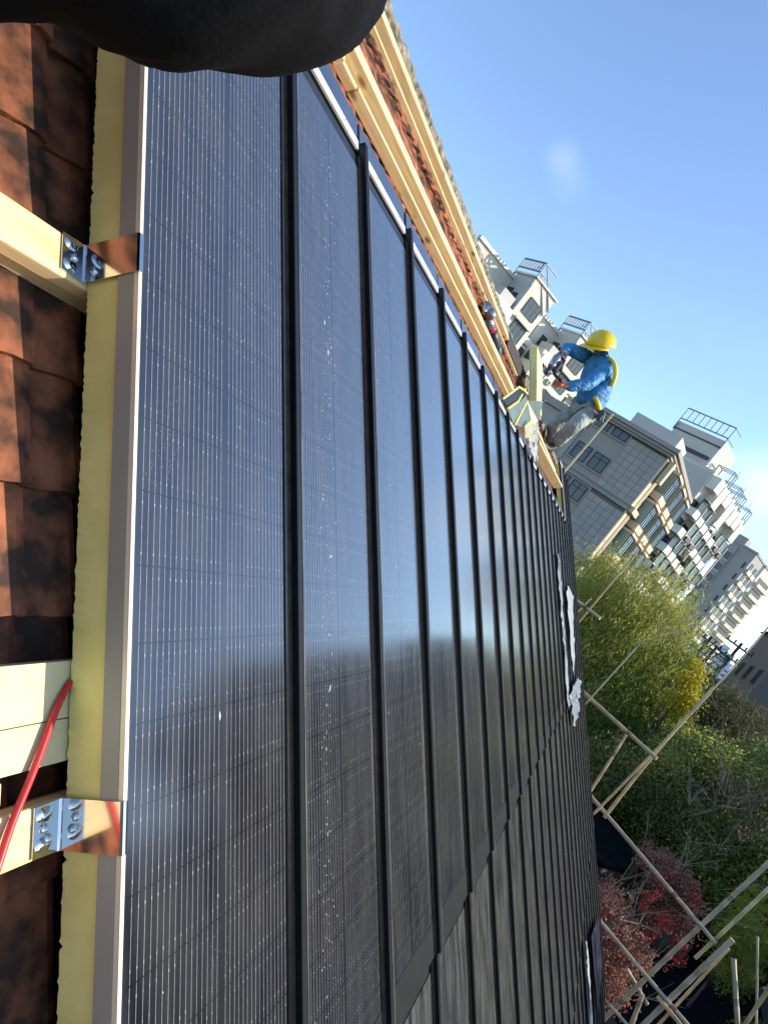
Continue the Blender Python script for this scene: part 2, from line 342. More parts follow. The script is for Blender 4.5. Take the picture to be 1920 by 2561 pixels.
def sheet(name, pts, m, parent=None, mtx=None, thick=0.002, sub=0, jitter=0, seed=1, kindcurve=0):
    """a bent sheet: a polygon fan, subdivided and given thickness"""
    bm = bmesh.new(); vs_ = [bm.verts.new(p) for p in pts]; bm.faces.new(vs_)
    bmesh.ops.triangulate(bm, faces=bm.faces[:])
    if sub: bmesh.ops.subdivide_edges(bm, edges=bm.edges[:], cuts=sub, use_grid_fill=True)
    rr = random.Random(seed)
    if jitter:
        for v in bm.verts: v.co += Vector((rr.uniform(-1, 1), rr.uniform(-1, 1), rr.uniform(-.2, 1))) * jitter
    me = bpy.data.meshes.new(name); bm.to_mesh(me); bm.free(); me.materials.append(m)
    o = link(name, me, parent, mtx)
    sd = o.modifiers.new('solid', 'SOLIDIFY'); sd.thickness = thick; sd.offset = 0
    return o

def skin(name, joints, edges, m, parent=None, mtx=None, sub=2, root=0):
    names = list(joints); me = bpy.data.meshes.new(name)
    me.from_pydata([joints[k][0] for k in names], [(names.index(a), names.index(b)) for a, b in edges], []); me.update()
    o = bpy.data.objects.new(name, me); C.objects.link(o)
    if parent: o.parent = parent
    if mtx is not None: o.matrix_local = mtx
    sk = o.modifiers.new('skin', 'SKIN'); sk.use_smooth_shade = True
    lay = me.skin_vertices[0].data if me.skin_vertices else None
    if lay is None:
        bpy.context.view_layer.objects.active = o
        bpy.ops.mesh.customdata_skin_add(); lay = me.skin_vertices[0].data
    for i, k in enumerate(names):
        r = joints[k][1]; lay[i].radius = (r, r) if isinstance(r, (int, float)) else r
        lay[i].use_root = (i == root)
    ss = o.modifiers.new('sub', 'SUBSURF'); ss.levels = sub; ss.render_levels = sub
    me.materials.append(m)
    # bake the modifiers to a plain mesh so that the surface is one continuous skin
    dg = bpy.context.evaluated_depsgraph_get(); ev = o.evaluated_get(dg)
    me2 = bpy.data.meshes.new_from_object(ev); o.modifiers.clear(); o.data = me2; me2.name = name
    if not me2.materials: me2.materials.append(m)
    me2.polygons.foreach_set('use_smooth', [True] * len(me2.polygons))
    return o

from mathutils import noise as mnoise
def folds(o, amp, freq, aniso=(1, 1, 1), seed=0, sub=0):
    me = o.data
    if sub:
        bm = bmesh.new(); bm.from_mesh(me); bmesh.ops.subdivide_edges(bm, edges=bm.edges[:], cuts=sub, use_grid_fill=True, smooth=.6); bm.to_mesh(me); bm.free()
        me.polygons.foreach_set('use_smooth', [True] * len(me.polygons))
    me.update(); A_ = Vector(aniso)
    ns = [v.normal.copy() for v in me.vertices]
    for v, n_ in zip(me.vertices, ns):
        p = Vector((v.co.x * A_.x, v.co.y * A_.y, v.co.z * A_.z)) * freq + Vector((seed, seed * .7, 0))
        h = mnoise.noise(p); r_ = 1 - abs(mnoise.noise(p * 1.9 + Vector((3, 1, 7)))) * 2
        v.co += n_ * amp * (h * .9 + max(0, r_) * .5 - .25)
    me.update()
ORD = ['first', 'second', 'third', 'fourth', 'fifth', 'sixth', 'seventh', 'eighth', 'ninth', 'tenth', 'eleventh', 'twelfth', 'thirteenth',
       'fourteenth', 'fifteenth', 'sixteenth', 'seventeenth', 'eighteenth', 'nineteenth', 'twentieth', 'twenty-first', 'twenty-second', 'twenty-third']

# ------------------------------------------------------------------ ground
g = MB().add([(-900, -900, 0), (1500, -900, 0), (1500, 900, 0), (-900, 900, 0)], [(0, 1, 2, 3)]).build('ground', MT['soil'])
g['kind'] = 'structure'; g['label'] = 'dark garden soil between the houses'

# ------------------------------------------------------------------ our house: walls, roof deck, clay tiles, ridge
house = thing('house', 'tiled house whose steep roof is being fitted with solar panels', 'house', T(0, 0, 0))
hl = house
def rpt(u, v, n): return tuple(RM @ Vector((u, v, n)))
VR, VE = 2.30, -5.15          # ridge and eave along the slope
U0, U1 = -4.0, 9.68
deck = MB()
a, b, c, d = rpt(U0, VE, -.185), rpt(U1, VE, -.185), rpt(U1, VR, -.185), rpt(U0, VR, -.185)
a2, b2, c2, d2 = rpt(U0, VE, -.235), rpt(U1, VE, -.235), rpt(U1, VR, -.235), rpt(U0, VR, -.235)
deck.add([a, b, c, d, a2, b2, c2, d2], [(0, 1, 2, 3), (7, 6, 5, 4), (0, 4, 5, 1), (1, 5, 6, 2), (3, 2, 6, 7), (0, 3, 7, 4)])
deck.build('roof_deck', MT['deck'], house)
ry = c[1]; rz = c[2]
bs = MB(); run = 5.2
bs.add([(U0, ry + .02, rz - .01), (U1, ry + .02, rz - .01), (U1, ry + run, rz - run * 1.12), (U0, ry + run, rz - run * 1.12)], [(3, 2, 1, 0)])
bs.build('back_slope', MT['tile'], house)
ey, ez = a[1] + .25, a[2] + .02
w = MB(); yb = ry + run - .25; zb = rz - run * 1.12 + .1
for ux, s in ((U1 - .05, 1), (U0 + .05, -1)):
    p = [(ux, ey, 0), (ux, yb, 0), (ux, yb, zb), (ux, ry, rz - .3), (ux, ey, ez)]
    w.add(p, [(0, 1, 2, 3, 4) if s > 0 else (4, 3, 2, 1, 0)])
w.box(U0 + .05, U1 - .06, ey, ey + .02, 0, ez); w.box(U0 + .05, U1 - .06, yb - .02, yb, 0, zb)
w.build('wall', MT['brick'], house)
# clay tile with two rolls, 160 mm wide, 157 mm showing
def tile_geo(rr):
    xs = [0, .02, .045, .066, .0795, .081, .10, .125, .146, .1585]
    zs = [0, .005, .013, .0155, .0125, .001, .006, .0135, .0160, .0130]
    v = []; f = []
    tw = rr.uniform(-.0025, .0025)
    for y, zo, k in ((-.186, .019 + rr.uniform(-.003, .003), 0), (0, .002, 1)):
        for top in (1, 0):
            for i, (x, z) in enumerate(zip(xs, zs)):
                jag = rr.uniform(-.002, .002) if k == 0 else 0
                v.append((x + rr.uniform(-.0006, .0006), y + jag, zo + z * (1 if top else .8) - (0 if top else .013) + tw * (x / .16)))
    n = len(xs)
    for i in range(n - 1):
        f.append((i, i + 1, 2 * n + i + 1, 2 * n + i))            # top
        f.append((n + i, n + i + 1, i + 1, i))                     # tail edge
    f.append((0, 2 * n, 3 * n, n)); f.append((n - 1, 2 * n - 1, 4 * n - 1, 3 * n - 1))
    return v, f
tmesh = []
for k in range(6):
    v, f = tile_geo(rnd); m_ = MB().add(v, f); tmesh.append(m_.mesh('roof_tile', MT['tile']))
nt_ = 0
def courses(lo, hi): return range(lo, hi)
far_tiles = MB()
for m in range(-9, 15):
    vlow = .019 + .157 * m
    for j in range(-3, 61):
        u = .056 + .16 * j
        near = (u < 0.15) or (vlow > 1.20)
        if not near or u > U1 - .17: continue
        if vlow < 1.2 and j > -1: continue
        if vlow > 1.2 and u > 3.2:
            v, f = tile_geo(rnd)
            far_tiles.add([(x + u, y + vlow + .186, z - .163) for x, y, z in v], f)
            continue
        o = link('roof_tile', tmesh[rnd.randrange(6)], house, onroof(u + rnd.uniform(-.002, .002), vlow + .186, -.163 + rnd.uniform(-.002, .002)) @ Matrix.Rotation(rnd.uniform(-.012, .012), 4, 'Z'))
        nt_ += 1
ft = far_tiles.build('distant_roof_tiles', MT['tile'], house, RM); ft['kind'] = 'stuff'
# ridge mortar: a rough bead of mortar along the ridge
rm = MB(); nu = 260; prof = [(2.228, -.165), (2.226, -.10), (2.25, -.083), (2.285, -.080), (2.33, -.095), (2.37, -.15), (2.38, -.24)]
for i in range(nu):
    u = U0 + (U1 - U0) * i / (nu - 1)
    for k, (v, n) in enumerate(prof):
        j = .008 if k in (1, 2, 3, 4) else .002
        rm.v.append((u, v + rnd.uniform(-j, j) * .7, n + rnd.uniform(-j, j) - .012 * max(0, (u - 2) / 3)))
L = len(prof)
for i in range(nu - 1):
    for k in range(L - 1): rm.f.append((i * L + k, (i + 1) * L + k, (i + 1) * L + k + 1, i * L + k + 1))
rm.build('ridge_mortar', MT['mortar'], house, RM)

# ------------------------------------------------------------------ timber battens
def batten(u0, u1, v0, v1, n0, n1, label, m='wood', rag=0, bev=.003, skew=0):
    k = max(2, int((u1 - u0) / .35)); mb = MB(); L = u1 - u0
    for i in range(k + 1):
        x = L * i / k; dv = rnd.uniform(-.0012, .0012) + skew * x; dn = rnd.uniform(-.001, .001)
        mb.v += [(x, 0 + dv, 0 + dn), (x, v1 - v0 + dv, 0 + dn), (x, v1 - v0 + dv, n1 - n0 + dn), (x, 0 + dv, n1 - n0 + dn)]
    for i in range(k):
        for j in range(4): mb.f.append((i * 4 + j, i * 4 + (j + 1) % 4, (i + 1) * 4 + (j + 1) % 4, (i + 1) * 4 + j)[::-1])
    mb.f.append((0, 1, 2, 3)); mb.f.append((k * 4 + 3, k * 4 + 2, k * 4 + 1, k * 4))
    o = mb.build('timber_batten', MT[m], None, onroof(u0, v0, n0), bevel=bev)
    tag(o, label, 'batten', 'pine battens laid along the roof'); return o
batten(-1.3, 2.6, .437, .494, -.1125, -.0845, 'yellow pine batten under the upper steel bracket, upper of its stacked pair')
batten(-1.3, 2.6, .442, .49, -.143, -.1145, 'lower thinner batten beneath the one holding the upper steel bracket')
batten(-1.3, 2.6, -.247, -.190, -.1125, -.0845, 'yellow pine batten under the lower steel bracket, crossed by the red cable')
batten(-1.3, 2.6, -.243, -.196, -.143, -.1145, 'hidden lower batten beneath the one holding the lower steel bracket')
batten(.30, .80, 1.643, 1.69, -.131, -.090, 'short batten offcut partly behind the black sleeve, upper of two butted pieces')
batten(.803, .985, 1.643, 1.69, -.131, -.092, 'short batten offcut with a rounded end, butted below another offcut')
batten(1.10, 4.75, 1.643, 1.657, -.135, -.092, 'long thin batten nearest the white flanges above the panels')
batten(.96, 1.16, 1.648, 1.668, -.135, -.10, 'small wood block at the near end of the thin batten', 'wood_pale')
batten(.2, 4.62, 1.673, 1.722, -.135, -.060, 'tall batten with a broad bright top, just above the thin batten')
batten(-.4, 5.1, 2.12, 2.133, -.146, -.115, 'lower thin batten of the pair right below the ridge', skew=-.004)
batten(-.4, 5.1, 2.176, 2.222, -.146, -.090, 'topmost batten pressed against the ridge mortar', skew=-.004)
batten(4.75, 5.6, 2.12, 2.21, -.146, -.105, 'short batten beyond the dark strip on the ridge')
batten(4.95, 7.6, 1.43, 1.46, -.06, .045, 'pale splintered plank above the far panel tops', 'wood_pale', skew=.035)
batten(5.6, 8.3, 1.86, 1.91, -.14, -.07, 'batten under the boots of the worker in blue')
tag(MB().box(0, .34, 0, .026, 0, .05).build('wood_offcut', MT['wood_pale'], None, onroof(-.42, -.181, -.137), bevel=.003), 'pale wood offcut between the foam strips and the lower bracket batten', 'offcut')
tag(sheet('dark_strip', [(4.42, 2.112, -.108), (4.42, 2.17, -.088), (4.42, 2.225, -.082), (5.25, 2.235, -.078), (5.25, 2.165, -.086), (5.25, 2.108, -.108)], MT['overlay'], None, RM, .006),  # thin dark brown strip across the ridge battens
    'dark brown strip laid over the battens at the ridge', 'overlay')

# ------------------------------------------------------------------ insulation boards
def foam_board(name, u0, u1, v0, v1, n0, n1, label, m='foam', step=.0045, rag=.0017):
    mb = MB(); k = int((v1 - v0) / step)
    for i in range(k + 1):
        y = (v1 - v0) * i / k; chip = rnd.uniform(0, rag) + (rag * 2.5 if rnd.random() < .02 else 0)
        mb.v += [(rnd.uniform(-.001, .001), y, chip), (0, y, (n1 - n0) * .5), (0, y, n1 - n0), (u1 - u0, y, n1 - n0), (u1 - u0, y, 0)]
    for i in range(k):
        for j in range(5): mb.f.append((i * 5 + j, i * 5 + (j + 1) % 5, (i + 1) * 5 + (j + 1) % 5, (i + 1) * 5 + j)[::-1])
    mb.f.append((0, 1, 2, 3, 4)); mb.f.append(tuple(k * 5 + j for j in (4, 3, 2, 1, 0)))
    o = mb.build(name, MT[m], None, onroof(u0, v0, n0)); return tag(o, label, 'insulation')
foam_board('insulation_board', .004, 8.38, -4.9, 1.17, -.0838, -.0312, 'long yellow foam board showing its rough edge under the nearest panels')
foam_board('insulation_board', 8.40, 9.64, -4.9, 2.0, -.0838, -.031, 'yellow foam edge of the taller far group of panels')
foam_board('foam_strip', -.62, .5, -.101, -.036, -.137, -.0862, 'cream foam strip beside the red cable, upper of two side by side', 'foam_pale', .012, .002)
foam_board('foam_strip', -.62, .5, -.150, -.1025, -.137, -.0868, 'cream foam strip crossed by the red cable, lower of two side by side', 'foam_pale', .012, .002)
o = thing('foam_offcut', 'tall yellow foam offcut lying across the ridge in front of the worker', 'insulation', RM @ T(5.2, 1.86, -.04) @ Matrix.Rotation(.08, 4, 'X'))
MB().box(.0, .42, 0, .53, 0, .062).build('foam_core', MT['foam_bright'], o, bevel=.004)
MB().box(-.012, .42, .002, .528, -.006, -.0005).build('foil_face', MT['trim'], o)

# ------------------------------------------------------------------ solar panels
W_ = .42
CAT = 'solar panel'
def panel_meshes(L, first, top, far=False):
    cells = (MT['cells_mid'] if far else MT['cells']) if top else MT['cells_dusty']
    x0 = .006 if first else .0195
    d = {}
    d['tray'] = MB().box(.001 if first else .017, .416, 0, L, -.030, -.0035).mesh('tray', MT['tray'])
    d['glass'] = MB().box(x0, .389, .085, L - .035, -.0034, .0).mesh('glass', cells)
    d['seam_rib'] = MB().box(.4165, .4375, -.002, L + (.055 if top else -.004), -.022, .0138).mesh('seam_rib', MT['rib'])
    d['rib_highlight'] = MB().box(.4355, .4371, .0, L + (.05 if top else -.004), .0139, .0148).mesh('rib_highlight', MT['edge'])  # thin pale strip painted as sunlight catching the rib's top edge
    d['edge_trim'] = MB().box(-.0005 if first else .0142, x0 - .0004, 0, L, -.006, .0012).mesh('edge_trim', MT['trim'])
    d['border_strip'] = MB().box(.3895, .4165, 0, L, -.0032, .0026).mesh('border_strip', MT['border'])
    d['lower_border'] = MB().box(x0, .389, .0, .0846, -.0034, .0012).mesh('lower_border', MT['tray'])
    if first: d['side_skirt'] = MB().box(-.0012, .0008, 0, L, -.0305, -.0062).mesh('side_skirt', MT['skirt'])
    if top:
        d['top_flange'] = MB().box(.018, .4165, L + .0345, L + .060, -.0125, -.004).mesh('top_flange', MT['flange'])
        d['top_apron'] = MB().box(.018, .4165, L + .0625, L + .128, -.016, -.008).mesh('top_apron', MT['apron'])
        d['top_gutter'] = MB().box(.018, .4165, L + .0005, L + .045, -.04, -.0128).mesh('top_gutter', MT['gutter'])
    return d
cache = {}
ROWS = [('top-row', -.892, 1.185, 0.0), ('middle-row', -2.95, -.894, -.009), ('bottom-row', -5.01, -2.952, -.018)]
for k in range(23):
    for ri, (rn, v0, v1, n0) in enumerate(ROWS):
        if ri == 2 and k < 9: continue
        tall = (ri == 0 and k >= 20)
        L = (1.98 if tall else v1) - v0
        key = (round(L, 3), k == 0, ri == 0, k >= 4)
        if key not in cache: cache[key] = panel_meshes(L, k == 0, ri == 0)
        extra = ''
        p = thing('solar_panel', '%s black glass solar panel, %s from the near end of the array%s' % (rn, ORD[k], extra), CAT,
                  onroof(k * W_, v0 + rnd.uniform(-.004, .004) * (k > 0), n0 + (rnd.uniform(-.001, .001) if k else 0)) @ Matrix.Rotation(rnd.uniform(-.0012, .0012), 4, 'Y'), 'black solar panels covering the roof')
        for nm, me in cache[key].items():
            link(nm, me, p, None, .0012 if nm in ('seam_rib', 'top_flange') else 0, 1)
        if ri == 0 and k in (0, 1, 2):
            sm = MB(); rs = random.Random(31 + k)
            for q in range((8, 300, 30)[k]):
                y = rs.uniform(.1, L - .1); x = .15 + .05 * (y - 1) + rs.gauss(0, .022 if k == 1 else .1); r_ = rs.uniform(.0003, .0009) * (2.4 if rs.random() < .05 else 1)
                if not .03 < x < .38: continue
                e_ = rs.uniform(1, 4); sm.add([(x - r_, y, .0004), (x, y - r_ * e_, .0004), (x + r_, y, .0004), (x, y + r_ * e_, .0004)], [(0, 1, 2, 3)])
            sp_ = sm.build('dried_specks', MT['specks'], p); sp_['kind'] = 'stuff'
        if ri == 0 and k < 9:
            for q in (.1, .3):
                MB().tube([(q + .02 * (k % 3), L + .048, -.0045), (q + .02 * (k % 3), L + .048, -.0015)], .0035, 6).build('screw', MT['screw'], p)

# ------------------------------------------------------------------ steel brackets
def bracket(v0, v1, label, screws):
    t = thing('fixing_bracket', label, 'bracket', onroof(0, v0, 0), 'steel brackets hooking the panel edge')
    prof = [(-.042, -.0825), (-.008, -.0825), (-.0035, -.080), (-.0030, .0005), (-.0022, .0026), (.001, .0028), (.004, .0026)]
    w_ = v1 - v0; mb = MB(); th = .0013
    for i, (u, n) in enumerate(prof):
        s = .004 if i < 1 else 0
        a_, b_ = prof[max(i - 1, 0)], prof[min(i + 1, len(prof) - 1)]
        d_ = Vector((b_[0] - a_[0], b_[1] - a_[1])).normalized(); nn = Vector((-d_.y, d_.x)) * th
        mb.v += [(u, s * .3, n), (u, w_ - s * .3, n), (u + nn.x, w_ - s * .3, n + nn.y), (u + nn.x, s * .3, n + nn.y)]
    for i in range(len(prof) - 1):
        for j in range(4): mb.f.append((i * 4 + j, (i + 1) * 4 + j, (i + 1) * 4 + (j + 1) % 4, i * 4 + (j + 1) % 4))
    mb.f.append((3, 2, 1, 0)); e = (len(prof) - 1) * 4; mb.f.append((e, e + 1, e + 2, e + 3))
    mb.build('plate', MT['steel'], t)
    for (u, v) in screws:
        MB().lathe([(.0001, .0040), (.0025, .0038), (.0052, .0022), (.0058, 0)], 12).build('screw', MT['screw'], t, T(u, v, -.0812))
    for (u, v) in ((-.028, w_ * .24), (-.028, w_ * .80)):
        MB().lathe([(.0001, .003), (.004, .0026), (.007, .0008), (.0082, 0)], 14).build('boss', MT['steel'], t, T(u, v, -.0812) @ Matrix.Scale(1.5, 4, (1, .3, 0)), smooth=True)
bracket(.443, .495, 'polished steel bracket on the upper batten, reflecting the red cable', [(-.022, .026)])
bracket(-.245, -.189, 'polished steel bracket on the lower batten with exposed screw heads', [(-.028, .03), (-.023, .018)])

# ------------------------------------------------------------------ red cable
pts = [(.003, -.06, -.0835), (-.019, -.089, -.0805), (-.047, -.147, -.079), (-.074, -.196, -.0775), (-.093, -.24, -.076), (-.119, -.306, -.079), (-.17, -.42, -.10), (-.27, -.47, -.11), (-.34, -.30, -.11), (-.29, .05, -.10), (-.215, .36, -.078), (-.175, .47, -.079), (-.25, .66, -.11)]
def smooth_pts(p, n=8):
    p = [Vector(q) for q in p]; r = []
    for i in range(len(p) - 1):
        a_, b_, c_, d_ = p[max(i - 1, 0)], p[i], p[i + 1], p[min(i + 2, len(p) - 1)]
        for k in range(n):
            t = k / n
            r.append(.5 * ((2 * b_) + (c_ - a_) * t + (2 * a_ - 5 * b_ + 4 * c_ - d_) * t * t + (3 * b_ - a_ - 3 * c_ + d_) * t ** 3))
    return r + [p[-1]]
tag(MB().tube(smooth_pts(pts), .0042, 10).build('red_cable', MT['red'], None, RM, smooth=True), 'red cable running over the cream foam and lower batten', 'cable')

# ------------------------------------------------------------------ flashing offcuts, rag, films on the panels
def flash(label, pts, m, sub=2, jit=.0, rim=None, thick=.003, name='flashing_offcut', cat='flashing', seed=1):
    t = thing(name, label, cat, RM)
    sheet('sheet', pts, m, t, None, thick, sub, jit, seed)
    if rim: MB().tube([pts[i] for i in rim], .008, 6).build('foam_rim', MT['rim_yellow'], t)
    return t
flash('dark hollow flashing offcut with a yellow rim at the end of the battens', [(3.22, 1.283, -.002), (3.45, 1.40, .035), (3.7, 1.51, .045), (3.82, 1.53, .058), (3.9, 1.522, .077), (3.65, 1.38, .04), (3.4, 1.276, .004)], MT['rib'], rim=(0, 1, 2, 3, 4))
flash('narrow olive flashing offcut leaning between the dark one and the foam', [(3.35, 1.26, .008), (3.6, 1.38, .045), (3.8, 1.493, .052), (3.95, 1.575, .06), (4.0, 1.514, .061), (3.78, 1.36, .03), (3.58, 1.227, .007)], MT['olive'], rim=(0, 1, 2, 3))
flash('wide olive flashing offcut with a yellow edge below the foam offcut', [(4.2, 1.567, .043), (4.4, 1.622, .113), (4.5, 1.638, .131), (4.4, 1.46, .093), (4.35, 1.41, .053), (4.2, 1.351, .032), (3.62, 1.229, .010), (3.9, 1.40, .028)], MT['olive'], rim=(6, 7, 0))
flash('small grey piece with a zigzag yellow foam edge on the panel top', [(3.95, 1.302, .036), (4.1, 1.383, .070), (4.2, 1.367, .080), (4.1, 1.261, .039), (3.95, 1.221, .036)], MT['skirt'], rim=(4, 0, 1, 2, 3), sub=1)
flash('crumpled white sheet hanging over the panel tops under the flashings', [(4.2, 1.332, .037), (4.45, 1.462, .088), (4.5, 1.311, .063), (4.65, 1.185, .032), (4.45, 1.183, .03), (4.2, 1.212, .032)], MT['white_rag'], sub=5, jit=.014, name='white_sheet', cat='sheet')
flash('long silvery strip of peeled protective film lying down the far panels', [(6.22, .60, .02), (6.42, .60, .022), (6.45, .2, .02), (6.40, -.3, .022), (6.46, -.9, .02), (6.2, -.9, .02), (6.24, -.3, .02), (6.2, .2, .022)], MT['film'], sub=6, jit=.016, name='protective_film', cat='film')
flash('white torn sheet lying near the outer edge of the far panels', [(7.05, .24, .03), (7.5, .34, .03), (8.3, .22, .03), (7.75, -.1, .035), (7.7, -.45, .03), (7.25, -.68, .03), (7.1, -.3, .03)], MT['white_rag'], sub=4, jit=.014, name='white_sheet', cat='sheet', seed=4)
flash('crumpled grey film bunched below the white torn sheet', [(6.4, -.78, .03), (7.3, -.72, .04), (7.9, -.80, .05), (7.5, -.98, .04), (6.7, -1.12, .03), (6.45, -.95, .03)], MT['film'], sub=5, jit=.035, name='protective_film', cat='film', seed=5)
flash('torn white film hanging down the far panels at the bottom of the roof', [(6.22, -2.98, .02), (6.36, -3.0, .02), (6.40, -3.3, .02), (6.3, -3.6, .02), (6.34, -4.1, .02), (6.14, -4.1, .02), (6.16, -3.5, .02), (6.2, -3.2, .02)], MT['white_rag'], sub=5, jit=.014, name='protective_film', cat='film', seed=6)
flash('dark blue film rectangle on the outermost panels near the bottom', [(6.95, -3.22, .03), (8.4, -3.62, .03), (8.4, -4.2, .03), (7.1, -4.0, .03), (7.0, -3.6, .03)], MT['blue_film'], sub=2, jit=.004, name='film_sheet', cat='film', seed=7)

# ------------------------------------------------------------------ angle grinder on the tiles
gr = thing('angle_grinder', 'grey angle grinder with a red band lying on the tiles between battens', 'grinder', RM @ T(3.33, 1.885, -.085))
ax = Vector((.47, -.08, 0)); 
MB().lathe([(.0001, 0), (.035, .004), (.04, .03), (.03, .055), (.001, .06)], 14).build('gear_head', MT['tool_grey'], gr, T(0, 0, 0), smooth=True)
MB().tube([ax * .08, ax * .2, ax * .28], [.030, .036, .034], 12).build('motor_casing', MT['tool_grey'], gr, smooth=True)
MB().tube([ax * .285, ax * .34], [.036, .036], 12).build('red_band', MT['tool_red'], gr, smooth=True)
MB().tube([ax * .385, ax * .6, ax * .8], [.034, .030, .030], 12).build('handle', MT['tool_dark'], gr, smooth=True)
MB().tube([ax * .81, ax * .97], [.028, .02], 10).build('cord_sleeve', MT['tool_blue'], gr, smooth=True)
MB().tube([(-.05, .0, -.005), (-.02, .03, -.005), (.03, .035, -.005)], [.004, .05, .004], 12).build('guard', MT['steel'], gr, smooth=True)

# ------------------------------------------------------------------ worker in blue
wk = thing('person', 'worker in blue jacket and yellow helmet leaning over a drill at the far ridge', 'person', T(7.45, 1.38, 10.87))
O = Vector((7.45, 1.38, 10.87))
def wl(p): return tuple(Vector(p) - O)
J = {'pelvis': (7.60, 1.35, 11.62), 'belly': (7.56, 1.40, 11.82), 'chest': (7.54, 1.52, 12.06), 'neck': (7.50, 1.615, 12.20), 'head': (7.455, 1.665, 12.30), 'crown': (7.445, 1.69, 12.40),
     'shr': (7.40, 1.42, 12.07), 'elr': (7.20, 1.44, 11.76), 'wrr': (7.03, 1.61, 11.55), 'shl': (7.62, 1.71, 12.15), 'ell': (7.42, 1.97, 12.06), 'wrl': (7.15, 1.85, 11.865),
     'hpr': (7.52, 1.28, 11.58), 'knr': (7.22, 1.26, 11.29), 'anr': (7.40, 1.34, 10.98), 'hpl': (7.70, 1.42, 11.58), 'knl': (7.52, 1.52, 11.27), 'anl': (7.74, 1.46, 11.02)}
def jj(spec): return {k: (wl(J[k]), r) for k, r in spec.items()}
E_ = [('pelvis', 'belly'), ('belly', 'chest'), ('chest', 'neck'), ('neck', 'head'), ('head', 'crown'), ('chest', 'shr'), ('shr', 'elr'), ('elr', 'wrr'), ('chest', 'shl'), ('shl', 'ell'), ('ell', 'wrl'),
      ('pelvis', 'hpr'), ('hpr', 'knr'), ('knr', 'anr'), ('pelvis', 'hpl'), ('hpl', 'knl'), ('knl', 'anl')]
skin('body', jj(dict(pelvis=.12, belly=.12, chest=.13, neck=.055, head=.088, crown=.08, shr=.06, elr=.04, wrr=.03, shl=.06, ell=.04, wrl=.03, hpr=.08, knr=.055, anr=.04, hpl=.08, knl=.055, anl=.04)), E_, MT['skin'], wk)
Jk = dict(J); 
def skin2(name, pts, edges, m, sub=2): return skin(name, {k: (wl(p), r) for k, (p, r) in pts.items()}, edges, m, wk, None, sub)
jk = skin2('jacket', {'hem': ((7.60, 1.33, 11.57), .18), 'belly': ((7.55, 1.36, 11.78), .205), 'chest': ((7.53, 1.48, 12.02), .215), 'collar': ((7.50, 1.60, 12.19), .095), 'collar2': ((7.485, 1.63, 12.235), .085),
      'shr': ((7.41, 1.42, 12.06), .105), 'elr': ((7.20, 1.43, 11.76), .083), 'mr': ((7.12, 1.52, 11.65), .07), 'wrr': ((7.055, 1.59, 11.575), .058),
      'shl': ((7.60, 1.70, 12.14), .10), 'ell': ((7.43, 1.97, 12.07), .08), 'wrl': ((7.24, 1.89, 11.93), .06)},
      [('hem', 'belly'), ('belly', 'chest'), ('chest', 'collar'), ('collar', 'collar2'), ('chest', 'shr'), ('shr', 'elr'), ('elr', 'mr'), ('mr', 'wrr'), ('chest', 'shl'), ('shl', 'ell'), ('ell', 'wrl')], MT['jacket'], 3); folds(jk, .016, 9, (1, 1, 1.8), 3, 1)
tr_ = skin2('trousers', {'waist': ((7.60, 1.345, 11.60), .145), 'hpr': ((7.52, 1.28, 11.54), .115), 'knr': ((7.22, 1.26, 11.28), .092), 'sr': ((7.32, 1.31, 11.10), .085), 'anr': ((7.40, 1.34, 11.0), .075),
      'hpl': ((7.70, 1.42, 11.54), .115), 'knl': ((7.52, 1.52, 11.25), .092), 'anl': ((7.74, 1.46, 11.03), .075)},
      [('waist', 'hpr'), ('hpr', 'knr'), ('knr', 'sr'), ('sr', 'anr'), ('waist', 'hpl'), ('hpl', 'knl'), ('knl', 'anl')], MT['trousers'], 3); folds(tr_, .013, 12, (1, 1, 1.5), 8, 1)
def boot(an, toe):
    an, toe = Vector(an), Vector(toe)
    skin2('boot', {'t': (tuple(an + Vector((0, 0, .05))), .058), 'a': (tuple(an + Vector((0, 0, -.05))), .06), 'm': (tuple((an + toe) / 2 + Vector((0, 0, -.06))), .055), 'toe': (tuple(toe), .045)}, [('t', 'a'), ('a', 'm'), ('m', 'toe')], MT['boot'])
boot((7.40, 1.34, 10.99), (7.22, 1.44, 10.93)); boot((7.74, 1.46, 11.03), (7.58, 1.56, 10.99))
# helmet: dome, brim, ridge
ax_ = Vector((-.46, .30, .80)).normalized(); fw = Vector((-.62, .50, -.60)); fw = (fw - ax_ * fw.dot(ax_)).normalized(); sd_ = ax_.cross(fw)
HM = Matrix((fw, sd_, ax_)).transposed().to_4x4(); HM.translation = Vector(wl((7.425, 1.655, 12.30))); HM = HM @ Matrix.Scale(1.12, 4)
hm = MB(); hm.lathe([(.002, .148), (.05, .142), (.095, .115), (.128, .068), (.140, .015), (.146, -.012)], 28, Matrix.Diagonal((1.12, .98, 1, 1)))
hel = hm.build('helmet', MT['helmet'], wk, HM, smooth=True); s_ = hel.modifiers.new('solid', 'SOLIDIFY'); s_.thickness = .006
bm_ = MB(); n_ = 24
for i in range(n_ + 1):
    q = -1.5 + 3.0 * i / n_; r0 = .146; rr_ = .146 + .062 * max(0, math.cos(q * 1.02)) ** .8 + .006
    bm_.v += [(r0 * 1.12 * math.cos(q), r0 * .98 * math.sin(q), -.008), (rr_ * 1.12 * math.cos(q), rr_ * .98 * math.sin(q), -.030)]
for i in range(n_): bm_.f.append((i * 2, i * 2 + 1, i * 2 + 3, i * 2 + 2))
br = bm_.build('brim', MT['helmet'], hel, smooth=True); s_ = br.modifiers.new('solid', 'SOLIDIFY'); s_.thickness = .006
